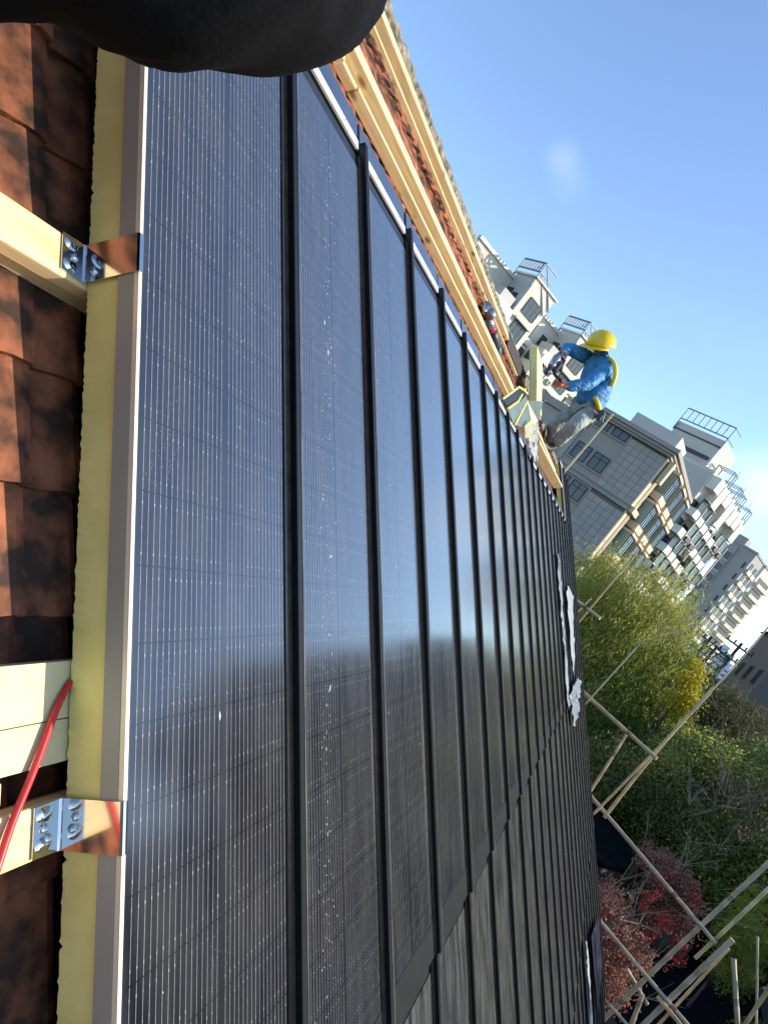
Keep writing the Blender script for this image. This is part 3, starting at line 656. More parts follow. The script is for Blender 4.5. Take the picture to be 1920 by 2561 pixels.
MB().tube([(.13 * math.cos(t) * 1.12, 0, .150 * math.sin(t)) for t in [R(a_) for a_ in range(20, 165, 12)]], .012, 8).build('crown_ridge', MT['helmet'], hel, smooth=True)
# harness, cuffs, gloves with fingers
def strap(pts, r=.028):
    mb = MB(); P = [Vector(wl(p)) for p in pts]; mb.tube(smooth_pts(P, 5), r, 8); mb.build('harness_strap', MT['strap'], wk, smooth=True)
strap([(7.33, 1.33, 12.14), (7.36, 1.27, 12.06), (7.42, 1.24, 11.95)])
strap([(7.44, 1.50, 12.22), (7.38, 1.40, 12.19), (7.33, 1.33, 12.14)], .022)
strap([(7.40, 1.33, 11.74), (7.41, 1.25, 11.70), (7.47, 1.19, 11.66)])
MB().box(-.05, .05, -.03, .03, -.06, .06).build('belt_pouch', MT['tool_dark'], wk, T(*wl((7.44, 1.13, 11.60))), bevel=.012)
MB().tube([wl((7.44, 1.14, 11.64)), wl((7.40, 1.09, 11.62)), wl((7.40, 1.06, 11.54))], .008, 6).build('belt_hook', MT['tool_dark'], wk)
MB().tube([wl((7.25, 1.895, 11.935)), wl((7.165, 1.86, 11.875))], [.05, .042], 10).build('cuff', MT['cuff'], wk, smooth=True)
def hand(name, wrist, grip, side, m):
    """palm plus five fingers curled round a bar that runs along 'side' through 'grip'"""
    w_, g_, s_ = Vector(wl(wrist)), Vector(wl(grip)), Vector(side).normalized()
    f_ = (g_ - w_).normalized(); n_ = f_.cross(s_).normalized(); s_ = n_.cross(f_).normalized()
    jn = {'w': (tuple(w_), .034), 'p': (tuple(w_ + f_ * .05), (.045, .026)), 'k': (tuple(w_ + f_ * .085), (.046, .022))}; ed = [('w', 'p'), ('p', 'k')]
    for i in range(4):
        b_ = w_ + f_ * .085 + s_ * (.03 - .02 * i); L_ = (.036, .040, .038, .030)[i]
        ks = [b_, b_ + f_ * L_ * .8 + n_ * .008, b_ + f_ * L_ * .95 + n_ * (.008 + L_ * .75), b_ + f_ * L_ * .35 + n_ * (.012 + L_ * 1.15)]
        jn['%d0' % i] = (tuple(ks[0]), .011); ed.append(('k', '%d0' % i))
        for j in range(1, 4): jn['%d%d' % (i, j)] = (tuple(ks[j]), .0105 - .001 * j); ed.append(('%d%d' % (i, j - 1), '%d%d' % (i, j)))
    b_ = w_ + f_ * .035 + s_ * .036
    for j, q in enumerate((b_, b_ + f_ * .025 + s_ * .022 + n_ * .012, b_ + f_ * .05 + s_ * .016 + n_ * .034)):
        jn['t%d' % j] = (tuple(q), .012 - .001 * j); ed.append(('p' if j == 0 else 't%d' % (j - 1), 't%d' % j))
    skin(name, jn, ed, m, wk, None, 1)
hand('glove', (7.16, 1.855, 11.87), (7.06, 1.86, 11.83), (.1, -.6, .8), MT['glove'])
hand('glove', (7.06, 1.60, 11.57), (6.98, 1.68, 11.53), (.2, .5, .9), MT['glove_orange'])
MB().tube([wl((7.47, 1.60, 12.26)), wl((7.44, 1.57, 12.30))], [.05, .03], 8).build('collar_flap', MT['jacket'], wk, smooth=True)

dr = thing('hammer_drill', 'grey hammer drill pointed down in the gloved hands of the worker', 'drill', T(7.0, 1.86, 11.78))
dd = Vector((6.885, 1.81, 11.43)) - Vector((7.0, 1.86, 11.78))
MB().tube([dd * -.12, dd * .0, dd * .30, dd * .42], [.035, .05, .048, .032], 12).build('motor_housing', MT['tool_grey'], dr, smooth=True)
MB().tube([dd * .43, dd * .6, dd * .7], [.03, .028, .018], 12).build('chuck', MT['tool_dark'], dr, smooth=True)
MB().tube([dd * .71, dd * 1.02], .010, 8).build('drill_bit', MT['steel'], dr)
MB().tube([dd * -.13 , dd * -.2 + Vector((.03, .01, .02)), dd * -.05 + Vector((.10, -.06, .03)), dd * .25 + Vector((.09, -.09, 0))], [.022, .024, .022, .024], 8).build('rear_handle', MT['tool_dark'], dr, smooth=True)
MB().tube([dd * .35, dd * .42 + Vector((.04, -.10, -.03)), dd * .45 + Vector((.05, -.19, -.02))], [.018, .02, .022], 8).build('side_handle', MT['tool_dark'], dr, smooth=True)
MB().box(-.04, .05, -.10, -.02, -.14, -.02).build('battery', MT['tool_dark'], dr, bevel=.01)
cp = smooth_pts([(7.2, 1.62, 11.42), (7.15, 1.70, 11.33), (7.10, 1.72, 11.2), (7.12, 1.70, 11.06)], 6)
tag(MB().tube(cp, .008, 6).build('thin_cord', MT['twig'], None, smooth=True), 'thin pale cord hanging below the drill in front of the grey building', 'cord')

# ------------------------------------------------------------------ person with the black sleeve (mostly above the frame)
pe = thing('person', 'person in a black padded jacket whose bent arm crosses the top of the picture', 'person', onroof(-.3, 1.2, -.13))
def rl(u, v, n): return (u + .3, v - 1.2, n + .13)
bod = {'pelvis': (rl(-.70, 1.22, .10), .12), 'chest': (rl(-.50, 1.04, .42), .13), 'neck': (rl(-.40, .95, .58), .055), 'head': (rl(-.35, .88, .72), .09), 'sh': (rl(-.33, .97, .46), .05), 'ar': (rl(-.22, .76, .37), .04),
       'el': (rl(-.235, .475, .352), .035), 'fo': (rl(-.282, .466, .25), .03), 'wr': (rl(-.308, .484, .19), .016), 'sh2': (rl(-.66, 1.0, .52), .05), 'el2': (rl(-.88, .85, .40), .04), 'wr2': (rl(-.83, .72, .18), .03),
       'hp': (rl(-.60, 1.14, .06), .08), 'kn': (rl(-.58, .68, .24), .06), 'an': (rl(-.50, .33, -.03), .045), 'hp2': (rl(-.82, 1.14, .06), .08), 'kn2': (rl(-.86, .68, .24), .06), 'an2': (rl(-.82, .33, -.03), .045)}
eb = [('pelvis', 'chest'), ('chest', 'neck'), ('neck', 'head'), ('chest', 'sh'), ('sh', 'ar'), ('ar', 'el'), ('el', 'fo'), ('fo', 'wr'), ('chest', 'sh2'), ('sh2', 'el2'), ('el2', 'wr2'), ('pelvis', 'hp'), ('hp', 'kn'), ('kn', 'an'), ('pelvis', 'hp2'), ('hp2', 'kn2'), ('kn2', 'an2')]
skin('body', bod, eb, MT['skin'], pe)  # unseen torso and legs, posed to block sky light from the left tiles
bj = skin('jacket', {'hem': (rl(-.69, 1.22, .12), .17), 'chest': (rl(-.51, 1.05, .40), .18), 'col': (rl(-.41, .96, .55), .085), 'sh': (rl(-.33, .97, .45), .085), 'ar': (rl(-.217, .77, .379), .066), 'ar2': (rl(-.219, .60, .371), .066),
      'el': (rl(-.233, .482, .3635), .060), 'fo1': (rl(-.260, .4710, .305), .0585), 'fo': (rl(-.285, .4725, .245), .055), 'fo2': (rl(-.303, .481, .200), .040), 'wr': (rl(-.316, .487, .165), .030), 'kn': (rl(-.3195, .478, .146), .022), 'ha': (rl(-.328, .481, .118), .021), 'ha2': (rl(-.335, .478, .085), .02),
      'sh2': (rl(-.66, 1.0, .51), .09), 'el2': (rl(-.88, .85, .40), .07), 'wr2': (rl(-.84, .74, .22), .055)},
     [('hem', 'chest'), ('chest', 'col'), ('chest', 'sh'), ('sh', 'ar'), ('ar', 'ar2'), ('ar2', 'el'), ('el', 'fo1'), ('fo1', 'fo'), ('fo', 'fo2'), ('fo2', 'wr'), ('wr', 'kn'), ('kn', 'ha'), ('ha', 'ha2'), ('chest', 'sh2'), ('sh2', 'el2'), ('el2', 'wr2')], MT['black_cloth'], pe, None, 3); folds(bj, .007, 15, (1.5, 1.0, .35), 2, 1)
skin('trousers', {'wa': (rl(-.70, 1.22, .10), .15), 'hp': (rl(-.60, 1.14, .06), .11), 'kn': (rl(-.58, .68, .24), .09), 'an': (rl(-.50, .35, -.02), .07), 'hp2': (rl(-.82, 1.14, .06), .11), 'kn2': (rl(-.86, .68, .24), .09), 'an2': (rl(-.82, .35, -.02), .07)},
     [('wa', 'hp'), ('hp', 'kn'), ('kn', 'an'), ('wa', 'hp2'), ('hp2', 'kn2'), ('kn2', 'an2')], MT['black_cloth'], pe)
skin('hair', {'a': (rl(-.36, .92, .78), .095), 'b': (rl(-.38, .96, .70), .085)}, [('a', 'b')], MT['hair'], pe)

# ------------------------------------------------------------------ bamboo scaffold beyond the gable
def pole(a, b, r, label, m='bamboo', taper=.85):
    a, b = Vector(a), Vector(b); L = (b - a).length; n = max(6, int(L / .14)); mb = MB(); pts = []; rad = []
    bend = Vector((rnd.uniform(-1, 1), rnd.uniform(-1, 1), 0)) * .012 * L
    for i in range(n + 1):
        t = i / n; pts.append(a + (b - a) * t + bend * math.sin(math.pi * t)); k = 1.13 if i % 2 == 0 else 1.0
        rad.append(r * 1.18 * (1 - (1 - taper) * t) * k)
    o = T(*a); mb.tube([p - a for p in pts], rad, 8)
    ob = mb.build('bamboo_pole', MT[m], None, o, smooth=False)
    tag(ob, label, 'pole', 'bamboo scaffold poles beyond the gable')
    if r > .018:
        for t in (rnd.uniform(.2, .4), rnd.uniform(.75, .9)):
            q = (b - a) * t; d_ = (b - a).normalized(); sp = []
            u_ = d_.orthogonal().normalized(); w_ = d_.cross(u_)
            for i in range(25): sp.append(q + bend * math.sin(math.pi * t) + d_ * (i * .0035 - .04) + (u_ * math.cos(i * 1.25) + w_ * math.sin(i * 1.25)) * r * 1.25)
            MB().tube(sp, .005, 4).build('rope_tie', MT['bark'], ob)
def ext(a, b, ka, kb):
    a, b = Vector(a), Vector(b); d = b - a; return a - d * ka, b + d * kb
def P2(a, b, r, label, m='bamboo', ka=0, kb=0): a, b = ext(a, b, ka, kb); pole(a, b, r, label, m)
P2((10.8, .27, 9.62), (10.6, -.27, 9.63), .026, 'short grey horizontal pole in front of the willow, beside the white sheet', 'bamboo_grey', 1.2, 0)
P2((10.9, -.06, 9.0), (10.9, -.07, 10.81), .013, 'thin upright pole rising past the grey building into the willow', 'bamboo', 1.0, 0)
P2((11.0, .09, 9.3), (11.0, .04, 9.8), .010, 'thin stub pole crossing the short grey horizontal one', 'bamboo', .6, 0)
P2((11.0, -.92, 8.3), (11.0, -.98, 9.8), .012, 'thin pole ending in front of the middle of the willow', 'bamboo_grey', .8, 0)
P2((11.2, -.77, 8.48), (10.7, -2.14, 8.48), .030, 'thick horizontal pole across the lower willow', 'bamboo', .5, .02)
P2((11.5, -1.85, 7.2), (11.5, -1.72, 8.4), .020, 'brown upright pole beside the brown shed roof', 'bamboo', .5, 0)
P2((11.3, -2.07, 6.99), (11.3, -2.24, 9.76), .017, 'left one of two long upright poles leaning together', 'bamboo', .35, 0)
P2((11.4, -2.25, 7.10), (11.4, -2.24, 9.85), .021, 'right one of two long upright poles leaning together', 'bamboo', 0, 0)
P2((11.6, -1.86, 7.18), (10.4, -4.08, 7.06), .028, 'long horizontal pole running past the dark roof and red shrubs', 'bamboo_grey', .3, .03)
P2((10.8, -2.97, 6.01), (10.2, -4.5, 6.0), .026, 'horizontal pole in front of the nearest red shrub', 'bamboo_grey', .6, .2)
P2((10.6, -4.08, 8.38), (10.6, -3.88, 5.65), .030, 'left thick pole of the slanting pair near the right edge', 'bamboo_grey', .3, .5)
P2((10.7, -4.30, 8.27), (10.7, -4.20, 6.76), .024, 'right pole of the slanting pair near the right edge', 'bamboo', .4, .1)
P2((10.4, -4.27, 7.25), (10.4, -4.17, 5.43), .032, 'thick upright pole over the dark roof at the bottom', 'bamboo_grey', 0, .6)
P2((10.5, -4.34, 7.1), (10.5, -4.32, 5.54), .018, 'thin yellow pole tied beside the thick upright at the bottom', 'bamboo', 0, .6)
P2((10.4, -3.59, 5.33), (10.3, -4.01, 5.35), .020, 'horizontal pole at the bottom edge below the roof corner', 'bamboo_grey', .8, .6)
P2((10.2, -4.35, 7.11), (10.0, -4.82, 6.49), .028, 'stout pale pole slanting down on the dark roof at bottom right', 'bamboo_grey', 0, .8)
P2((10.0, -4.31, 7.6), (9.9, -4.91, 6.69), .013, 'thin rod slanting beside the yellow-green bush', 'bamboo_grey', 0, .8)
P2((9.9, -4.73, 7.24), (9.9, -4.81, 6.61), .024, 'pole cutting the lower right corner', 'bamboo', .6, .8)
P2((11.5, -3.98, 5.46), (11.5, -4.3, 5.35), .028, 'dark short pole behind the red shrub near the bottom', 'bamboo_grey', .3, .3)
P2((11.0, -4.3, 4.9), (11.0, -4.1, 5.57), .030, 'grey pole stub rising at the bottom among dark roofs', 'bamboo_grey', .5, 0)
P2((11.4, -2.24, 9.70), (11.6, -2.3, 10.88), .012, 'thin bare branch tip continuing the right long pole towards the dark gable', 'bamboo_grey', 0, .3)
P2((10.2, -4.6, 5.9), (10.1, -4.95, 5.88), .026, 'tan cross pole in the extreme lower right corner', 'bamboo', 1.6, .8)
P2((10.3, 1.59, 11.05), (10.3, 1.53, 12.35), .016, 'pale upright pole in front of the grey stone building', 'bamboo', .6, 0)

# ------------------------------------------------------------------ trees and shrubs
def leaves(name, m, parent, cl, n, size, droop=0.0, seed=1, clump=40, spread=.22, upb=0.0):
    r = np.random.default_rng(seed); cl = np.array(cl, float)
    vol = cl[:, 3] * cl[:, 4] * cl[:, 5]; pr = vol / vol.sum()
    nc = max(8, n // clump); ci = r.choice(len(cl), nc, p=pr)
    d = r.normal(size=(nc, 3)); d /= np.linalg.norm(d, axis=1)[:, None]; rad = r.uniform(.35, 1.0, nc) ** .55 * r.choice([1.0, 1.0, 1.0, 1.22, 1.4], nc)
    cc = cl[ci, :3] + d * rad[:, None] * cl[ci, 3:6]
    k = r.integers(0, nc, n); sz = cl[ci[k], 3:6].mean(axis=1)
    cs = r.uniform(.55, 1.5, nc)
    p = cc[k] + r.normal(size=(n, 3)) * (sz * spread * cs[k])[:, None] * np.array([1, 1, .8 if droop < .5 else 1.5])
    dr_ = r.normal(size=(n, 3)); dr_[:, 2] = dr_[:, 2] * (1 - droop) - droop * 2.5 + upb
    dr_ /= np.linalg.norm(dr_, axis=1)[:, None]
    q = np.cross(dr_, r.normal(size=(n, 3))); q /= np.linalg.norm(q, axis=1)[:, None]
    L_ = size[0] * r.uniform(.6, 1.35, n); W2 = size[1] * r.uniform(.6, 1.35, n)
    a_ = p - dr_ * L_[:, None] / 2; b_ = p + q * W2[:, None] / 2; c_ = p + dr_ * L_[:, None] / 2; e_ = p - q * W2[:, None] / 2
    v = np.stack([a_, b_, c_, e_], 1).reshape(-1, 3)
    me = bpy.data.meshes.new(name); me.vertices.add(4 * n); me.vertices.foreach_set('co', v.ravel())
    me.loops.add(4 * n); me.loops.foreach_set('vertex_index', np.arange(4 * n, dtype=np.int32))
    me.polygons.add(n); me.polygons.foreach_set('loop_start', np.arange(0, 4 * n, 4, dtype=np.int32))
    me.polygons.foreach_set('loop_total', np.full(n, 4, dtype=np.int32)); me.update(calc_edges=True); me.materials.append(m)
    o = link(name, me, parent); return o, cc
def tree(name, label, cat, x, y, cl, n, size, m, droop=0, seed=1, group=None, r0=.14, clump=40, spread=.22, barkm='bark', twigs=14, bare=0, z0=0):
    t = thing(name, label, cat, T(x, y, z0), group)
    cl = [(a_ - x, b_ - y, c_ - z0, d_, e_, f_) for a_, b_, c_, d_, e_, f_ in cl]
    crown, cc = leaves('crown', m, t, cl, n, size, droop, seed, clump, spread)
    rr = random.Random(seed); mb = MB()
    ctr = Vector(np.average(np.array(cl)[:, :3], axis=0)); zlow = min(c_[2] - c_[5] for c_ in cl)
    fork = Vector((ctr.x * .5, ctr.y * .5, max(.4, zlow * .9)))
    mb.tube([(0, 0, -.1), (fork.x * .4 + rr.uniform(-.1, .1), fork.y * .4, fork.z * .5), fork, fork.lerp(ctr, .6)], [r0, r0 * .85, r0 * .7, r0 * .3], 8)
    for i in range(twigs):
        e = Vector(cc[rr.randrange(len(cc))]); mid = fork.lerp(e, .5) + Vector((rr.uniform(-.2, .2), rr.uniform(-.2, .2), .25))
        mb.tube([fork, mid, e], [r0 * .35, r0 * .2, r0 * .06], 5)
    mb.build('trunk', MT[barkm], t, smooth=True)
    if bare:
        tw = MB()
        for i in range(bare):
            e = Vector(cc[rr.randrange(len(cc))]); dv = Vector((rr.uniform(-1, 1), rr.uniform(-1, 1), rr.uniform(.1, 1.3))).normalized() * rr.uniform(.5, 1.5)
            m1 = e + dv * .5 + Vector((rr.uniform(-.1, .1), rr.uniform(-.1, .1), 0)); tw.tube([e - dv * .05, m1, e + dv], [.011, .007, .003], 4, False)
            for q in range(2):
                d2 = dv * .4 + Vector((rr.uniform(-.3, .3), rr.uniform(-.3, .3), rr.uniform(0, .3))); tw.tube([m1, m1 + d2], [.005, .002], 3, False)
        tw.build('bare_twigs', MT['twig'], t)
    return t
LM = {'willow': leaf_mat('willow_leaf', [(.20, .25, .05), (.36, .38, .08), (.48, .46, .11), (.52, .45, .13)], .55),
      'willow_dark': leaf_mat('deep_green_leaf', [(.07, .13, .028), (.15, .21, .045), (.25, .28, .06)], .5),
      'ginkgo': leaf_mat('yellow_ginkgo_leaf', [(.30, .29, .03), (.50, .42, .035), (.62, .48, .04)], .45),
      'dark': leaf_mat('dark_evergreen_leaf', [(.035, .06, .02), (.075, .105, .03), (.14, .16, .05)], .4),
      'olive': leaf_mat('olive_brown_leaf', [(.06, .07, .022), (.11, .105, .035), (.16, .13, .05)], .35),
      'brown': leaf_mat('dry_brown_leaf', [(.13, .09, .045), (.19, .13, .065), (.25, .18, .09)], .3),
      'red': leaf_mat('red_maple_leaf', [(.20, .085, .065), (.32, .14, .10), (.42, .20, .15), (.36, .24, .17)], .4),
      'crimson': leaf_mat('crimson_creeper_leaf', [(.34, .05, .045), (.45, .08, .06)], .35),
      'mix': leaf_mat('mixed_shrub_leaf', [(.05, .085, .022), (.12, .15, .035), (.20, .21, .06), (.24, .19, .08)], .45),
      'lime': leaf_mat('yellow_green_leaf', [(.16, .21, .03), (.28, .32, .05), (.36, .36, .07)], .5)}
tree('willow_tree', 'big light green willow in front of the grey stone building', 'tree', 31, -.6,
     [(31, 1.0, 9.6, 1.5, 1.3, 2.0), (31.2, -.4, 9.4, 1.8, 1.6, 2.6), (31.4, -2.2, 9.2, 1.6, 1.6, 2.9), (30.6, -1.6, 7.4, 1.8, 2.0, 2.4), (31, .6, 7.6, 1.5, 1.4, 2.0)], 60000, (.26, .035), LM['willow'], .75, 3, r0=.3, clump=60, spread=.16)
tree('willow_tree', 'darker green lower willow below the thick horizontal pole', 'tree', 30, -3.2,
     [(30, -3.2, 6.6, 1.4, 1.6, 2.2), (31, -3.9, 8.4, 1.2, 1.1, 2.0), (29, -2.2, 5.6, 1.5, 1.6, 1.6)], 30000, (.24, .035), LM['willow_dark'], .7, 4, r0=.22, clump=60, spread=.16)
tree('ginkgo_tree', 'bright yellow ginkgo at the right edge of the willow', 'tree', 28, -4.0,
     [(28.1, -3.95, 9.75, .35, .3, .6), (28.0, -4.3, 8.9, .4, .38, .9), (28, -4.6, 8.0, .3, .35, .5)], 3200, (.11, .09), LM['ginkgo'], 0, 5, r0=.06, clump=22, spread=.32, bare=12)
tree('conifer_tree', 'slim grey-green conifer between the tower and the ginkgo', 'tree', 44, -4.0, [(44, -4.0, 9.6, .5, .5, 1.2), (44, -4.1, 8.2, .8, .8, 1.6)], 6000, (.14, .05), LM['dark'], .2, 6, r0=.1)
tree('evergreen_tree', 'dark evergreen filling the right edge below the bare twigs', 'tree', 27, -6.6,
     [(27, -6.6, 7.0, 1.5, 1.5, 1.4), (28, -7.6, 7.9, 1.6, 1.5, 1.2), (26.5, -5.6, 6.0, 1.4, 1.3, 1.4)], 26000, (.13, .07), LM['willow_dark'], 0, 7, r0=.22, bare=130)
tree('bare_tree', 'brownish half-bare tree with pale twigs under the dark gable', 'tree', 33, -6.6,
     [(33, -6.2, 9.1, 1.5, 1.1, .9), (34, -7.4, 9.4, 1.6, 1.2, .9), (33, -7, 8.0, 1.4, 1.3, 1.0)], 14000, (.11, .06), LM['olive'], 0, 8, r0=.16, bare=150)
tree('bare_tree', 'olive brown thinning tree left of the two leaning poles', 'tree', 40, -6.0, [(40, -5.9, 8.4, 1.2, .9, 1.1), (40, -6.9, 8.9, 1.2, .9, .9)], 9000, (.12, .07), LM['olive'], 0, 18, r0=.14, bare=60)
tree('evergreen_tree', 'mid green tree behind the brown shed roof', 'tree', 28.5, -5.2, [(28.5, -5.2, 6.6, 1.3, 1.0, 1.4), (28, -6.0, 5.5, 1.2, 1.0, 1.2)], 14000, (.13, .07), LM['willow_dark'], 0, 9, r0=.15, bare=30)
tree('evergreen_tree', 'sunlit green tree at the right edge above the slanting pair of poles', 'tree', 22.5, -7.2, [(22.5, -7.4, 6.6, 1.0, 1.0, 1.0), (22, -7.0, 5.6, 1.1, 1.0, 1.0)], 14000, (.11, .07), LM['willow_dark'], 0, 10, r0=.14, bare=14)
tree('evergreen_tree', 'shady dark tree between the dark roof and the right edge', 'tree', 24, -5.8, [(24, -5.8, 5.2, 1.3, 1.1, 1.0), (23.5, -6.6, 5.8, 1.1, .9, .9)], 16000, (.11, .07), LM['mix'], 0, 11, r0=.15, bare=16)
tree('evergreen_tree', 'low dark tree beside the dark slate roof', 'tree', 25, -4.2, [(25, -4.4, 4.7, 1.4, 1.0, .9), (24, -3.4, 5.4, 1.3, 1.0, .9)], 12000, (.12, .07), LM['mix'], 0, 21, r0=.15, bare=10)
tree('red_shrub', 'large dusky red shrub nearest the roof edge', 'shrub', 13.4, -3.8,
     [(13.4, -3.5, 5.4, .5, .38, .4), (13.3, -3.85, 5.0, .58, .42, .5), (13.1, -4.1, 4.6, .5, .4, .45), (13.2, -4.4, 5.2, .28, .22, .3)], 13000, (.055, .035), LM['red'], .2, 12, r0=.06, clump=24, spread=.2, bare=16)
tree('red_shrub', 'dull red shrub with crimson trails beyond the long horizontal pole', 'shrub', 15.4, -4.6,
     [(15.5, -4.3, 6.15, .42, .36, .3), (15.4, -4.85, 6.0, .42, .36, .38), (15.3, -5.1, 5.65, .34, .3, .32)], 8500, (.06, .038), LM['red'], .2, 13, r0=.06, clump=24, spread=.2, bare=12)
tree('creeper', 'bright crimson creeper hanging between the two red shrubs', 'creeper', 14.2, -4.3, [(14.1, -4.15, 5.95, .25, .10, .5), (14.3, -4.6, 5.55, .3, .10, .35)], 700, (.06, .04), LM['crimson'], .4, 14, r0=.03, clump=20, spread=.22, twigs=5)
tree('creeper', 'bright crimson creeper trailing over the far red shrub', 'creeper', 15.2, -5.0, [(15.2, -5.0, 6.0, .2, .10, .55), (14.9, -5.3, 5.2, .25, .12, .3)], 700, (.06, .04), LM['crimson'], .4, 15, r0=.03, clump=20, spread=.22, twigs=5)
tree('bamboo_bush', 'feathery yellow-green bush near the lower right corner', 'shrub', 17.7, -7.1, [(17.9, -7.0, 5.75, .55, .45, .5), (17.6, -7.15, 5.2, .5, .42, .45), (18.5, -6.95, 6.3, .4, .3, .35)], 9000, (.12, .018), LM['lime'], .35, 16, r0=.05, clump=30, spread=.22)
tree('bamboo_bush', 'small yellow-green bush cut by the lower right corner', 'shrub', 15.6, -7.4, [(15.7, -7.55, 4.7, .45, .35, .35)], 2500, (.11, .018), LM['lime'], .35, 17, r0=.05, clump=30, spread=.22)
# taller trees on the far side of the lane, right of the view; their reflection darkens the lower panels
for i, (x, y, h, rx, m_, lab) in enumerate([(29, -9.6, 11.4, 1.8, 'dark', 'tall dark tree across the lane, farthest of the row beyond the right edge'), (25, -10.6, 12.4, 1.8, 'olive', 'tall olive tree across the lane, second farthest of the row'),
        (21.8, -11.2, 14.8, 1.9, 'dark', 'tall dark tree across the lane, third farthest of the row'), (18.6, -11.4, 15.6, 1.9, 'brown', 'tall brown tree across the lane, third nearest of the row'),
        (10.6, -11.0, 12.0, 1.2, 'dark', 'dark tree across the lane, second nearest of the row'), (8.5, -10.8, 9.2, 2.0, 'olive', 'olive tree across the lane, nearest of the row')]):
    tree('lane_tree', lab, 'tree', x, y, [(x, y, h - 2.2, rx, rx * .8, 2.2), (x + .8, y - .4, h - 4.6, rx * 1.1, rx * .9, 2.2), (x - .6, y, h - 6.8, rx, rx * .8, 2)], (3500, 4500, 4500, 5500, 9000, 11000)[i], (.24, .16), LM[m_], 0, 40 + i, 'trees across the lane', .2, bare=40)
for i, (x, y) in enumerate([(47, -6.5), (52, -8.5), (58, -9.5), (64, -9.0), (55, -5.6)]):
    tree('far_tree', 'bushy dark tree far down the lane, %s of five towards the power poles' % ORD[i], 'tree', x, y, [(x, y, 8.2, 2.0, 1.4, 1.5), (x + 1, y - 1, 9.2, 1.5, 1.2, 1.0)], 5000, (.26, .16), LM[('olive', 'dark', 'brown', 'dark', 'olive')[i]], 0, 60 + i, 'far trees down the lane', .18, bare=16)
tree('evergreen_tree', 'sunlit yellow-green tree right of the two long leaning poles', 'tree', 26, -5.3, [(26, -5.3, 7.2, 1.0, .8, .9), (26.4, -6.1, 7.9, .9, .7, .7), (25.4, -4.9, 6.3, .8, .7, .8)], 9000, (.12, .06), LM['willow'], .1, 91, r0=.1, clump=36, spread=.3, bare=60)
tree('bare_tree', 'leafless grey tree tangled among the evergreens on the right', 'tree', 22, -6.4, [(22, -6.4, 7.0, 1.3, .9, 1.3), (22.6, -7.3, 7.6, 1.0, .8, .9)], 1200, (.10, .06), LM['brown'], 0, 92, r0=.1, bare=90)
tree('evergreen_tree', 'olive-toned tree between the sunlit one and the shady one', 'tree', 24.5, -6.9, [(24.5, -6.9, 7.0, .9, .8, .8), (24, -7.6, 7.8, .8, .7, .7)], 8000, (.11, .06), LM['olive'], 0, 93, r0=.1, spread=.3, bare=40)
under = MB()
tw = thing('undergrowth', 'dark tangled undergrowth covering the garden between the roofs', 'plants', T(20, -5, 0)); tw['kind'] = 'stuff'
leaves('leaf_mass', LM['mix'], tw, [(0, 0, .6, 12, 6, 1.4), (-5, .5, .4, 5, 5, 1.2), (8, -1, .8, 8, 5, 1.6)], 26000, (.22, .13), 0, 77, 60, .10)
tw.children[0]['kind'] = 'stuff'

# ------------------------------------------------------------------ garden roofs
def hut(label, poly, zt, zb, m, name='garden_roof', drop=None):
    t = thing(name, label, 'roof', T(poly[0][0], poly[0][1], 0)); x, y = poly[0][0], poly[0][1]; n = len(poly)
    top = [(px - x, py - y, zt + (drop[i] if drop else 0)) for i, (px, py) in enumerate(poly)]
    bot = [(a_, b_, c_ - .12) for a_, b_, c_ in top]
    MB().add(top + bot, [tuple(range(n))[::-1], tuple(range(n, 2 * n))] + [(i, (i + 1) % n, n + (i + 1) % n, n + i) for i in range(n)]).build('roof_slab', MT[m], t)
    cx_ = sum(p[0] for p in top) / n; cy_ = sum(p[1] for p in top) / n
    wt = [((a_ - cx_) * .93 + cx_, (b_ - cy_) * .93 + cy_, c_ - .121) for a_, b_, c_ in top]; wb = [(a_, b_, zb) for a_, b_, c_ in wt]
    MB().add(wt + wb, [(i, (i + 1) % n, n + (i + 1) % n, n + i) for i in range(n)]).build('wall', MT['shed_wall'], t)
    return t
hut('dark slate lean-to roof just past the roof edge beside the red shrub', [(22.2, -3.3), (24.5, -4.3), (21.3, -4.95), (19.5, -4.75), (17.8, -3.6)], 4.6, 0, 'slate')
hut('small black roof between the red shrubs and the yellow-green bush', [(19.9, -5.7), (22.8, -6.8), (21.9, -7.8), (20.2, -7.2)], 4.2, 0, 'slate')
hut('large black flat roof filling the bottom right under the poles', [(22.1, -7.4), (25.5, -9.2), (23.5, -10), (17.0, -9.4), (13.5, -5.9), (15.0, -4.9)], 3.6, 0, 'slate')
t = hut('brown boarded shed roof between the upright poles', [(30.4, -3.9), (36.5, -5.6), (29.5, -6.3), (27.2, -5.0)], 4.6, 0, 'shed_roof', drop=[.5, .9, -.2, -.3])
for i in range(9):
    a_ = Vector((30.4, -3.9, 5.1)).lerp(Vector((36.5, -5.6, 5.5)), i / 8); b_ = Vector((27.2, -5.0, 4.3)).lerp(Vector((29.5, -6.3, 4.4)), i / 8)
    MB().bar(a_ - Vector((30.4, -3.9, 0)) + Vector((0, 0, .03)), b_ - Vector((30.4, -3.9, 0)) + Vector((0, 0, .03)), .10, .05).build('roof_board', MT['shed_roof'], t)

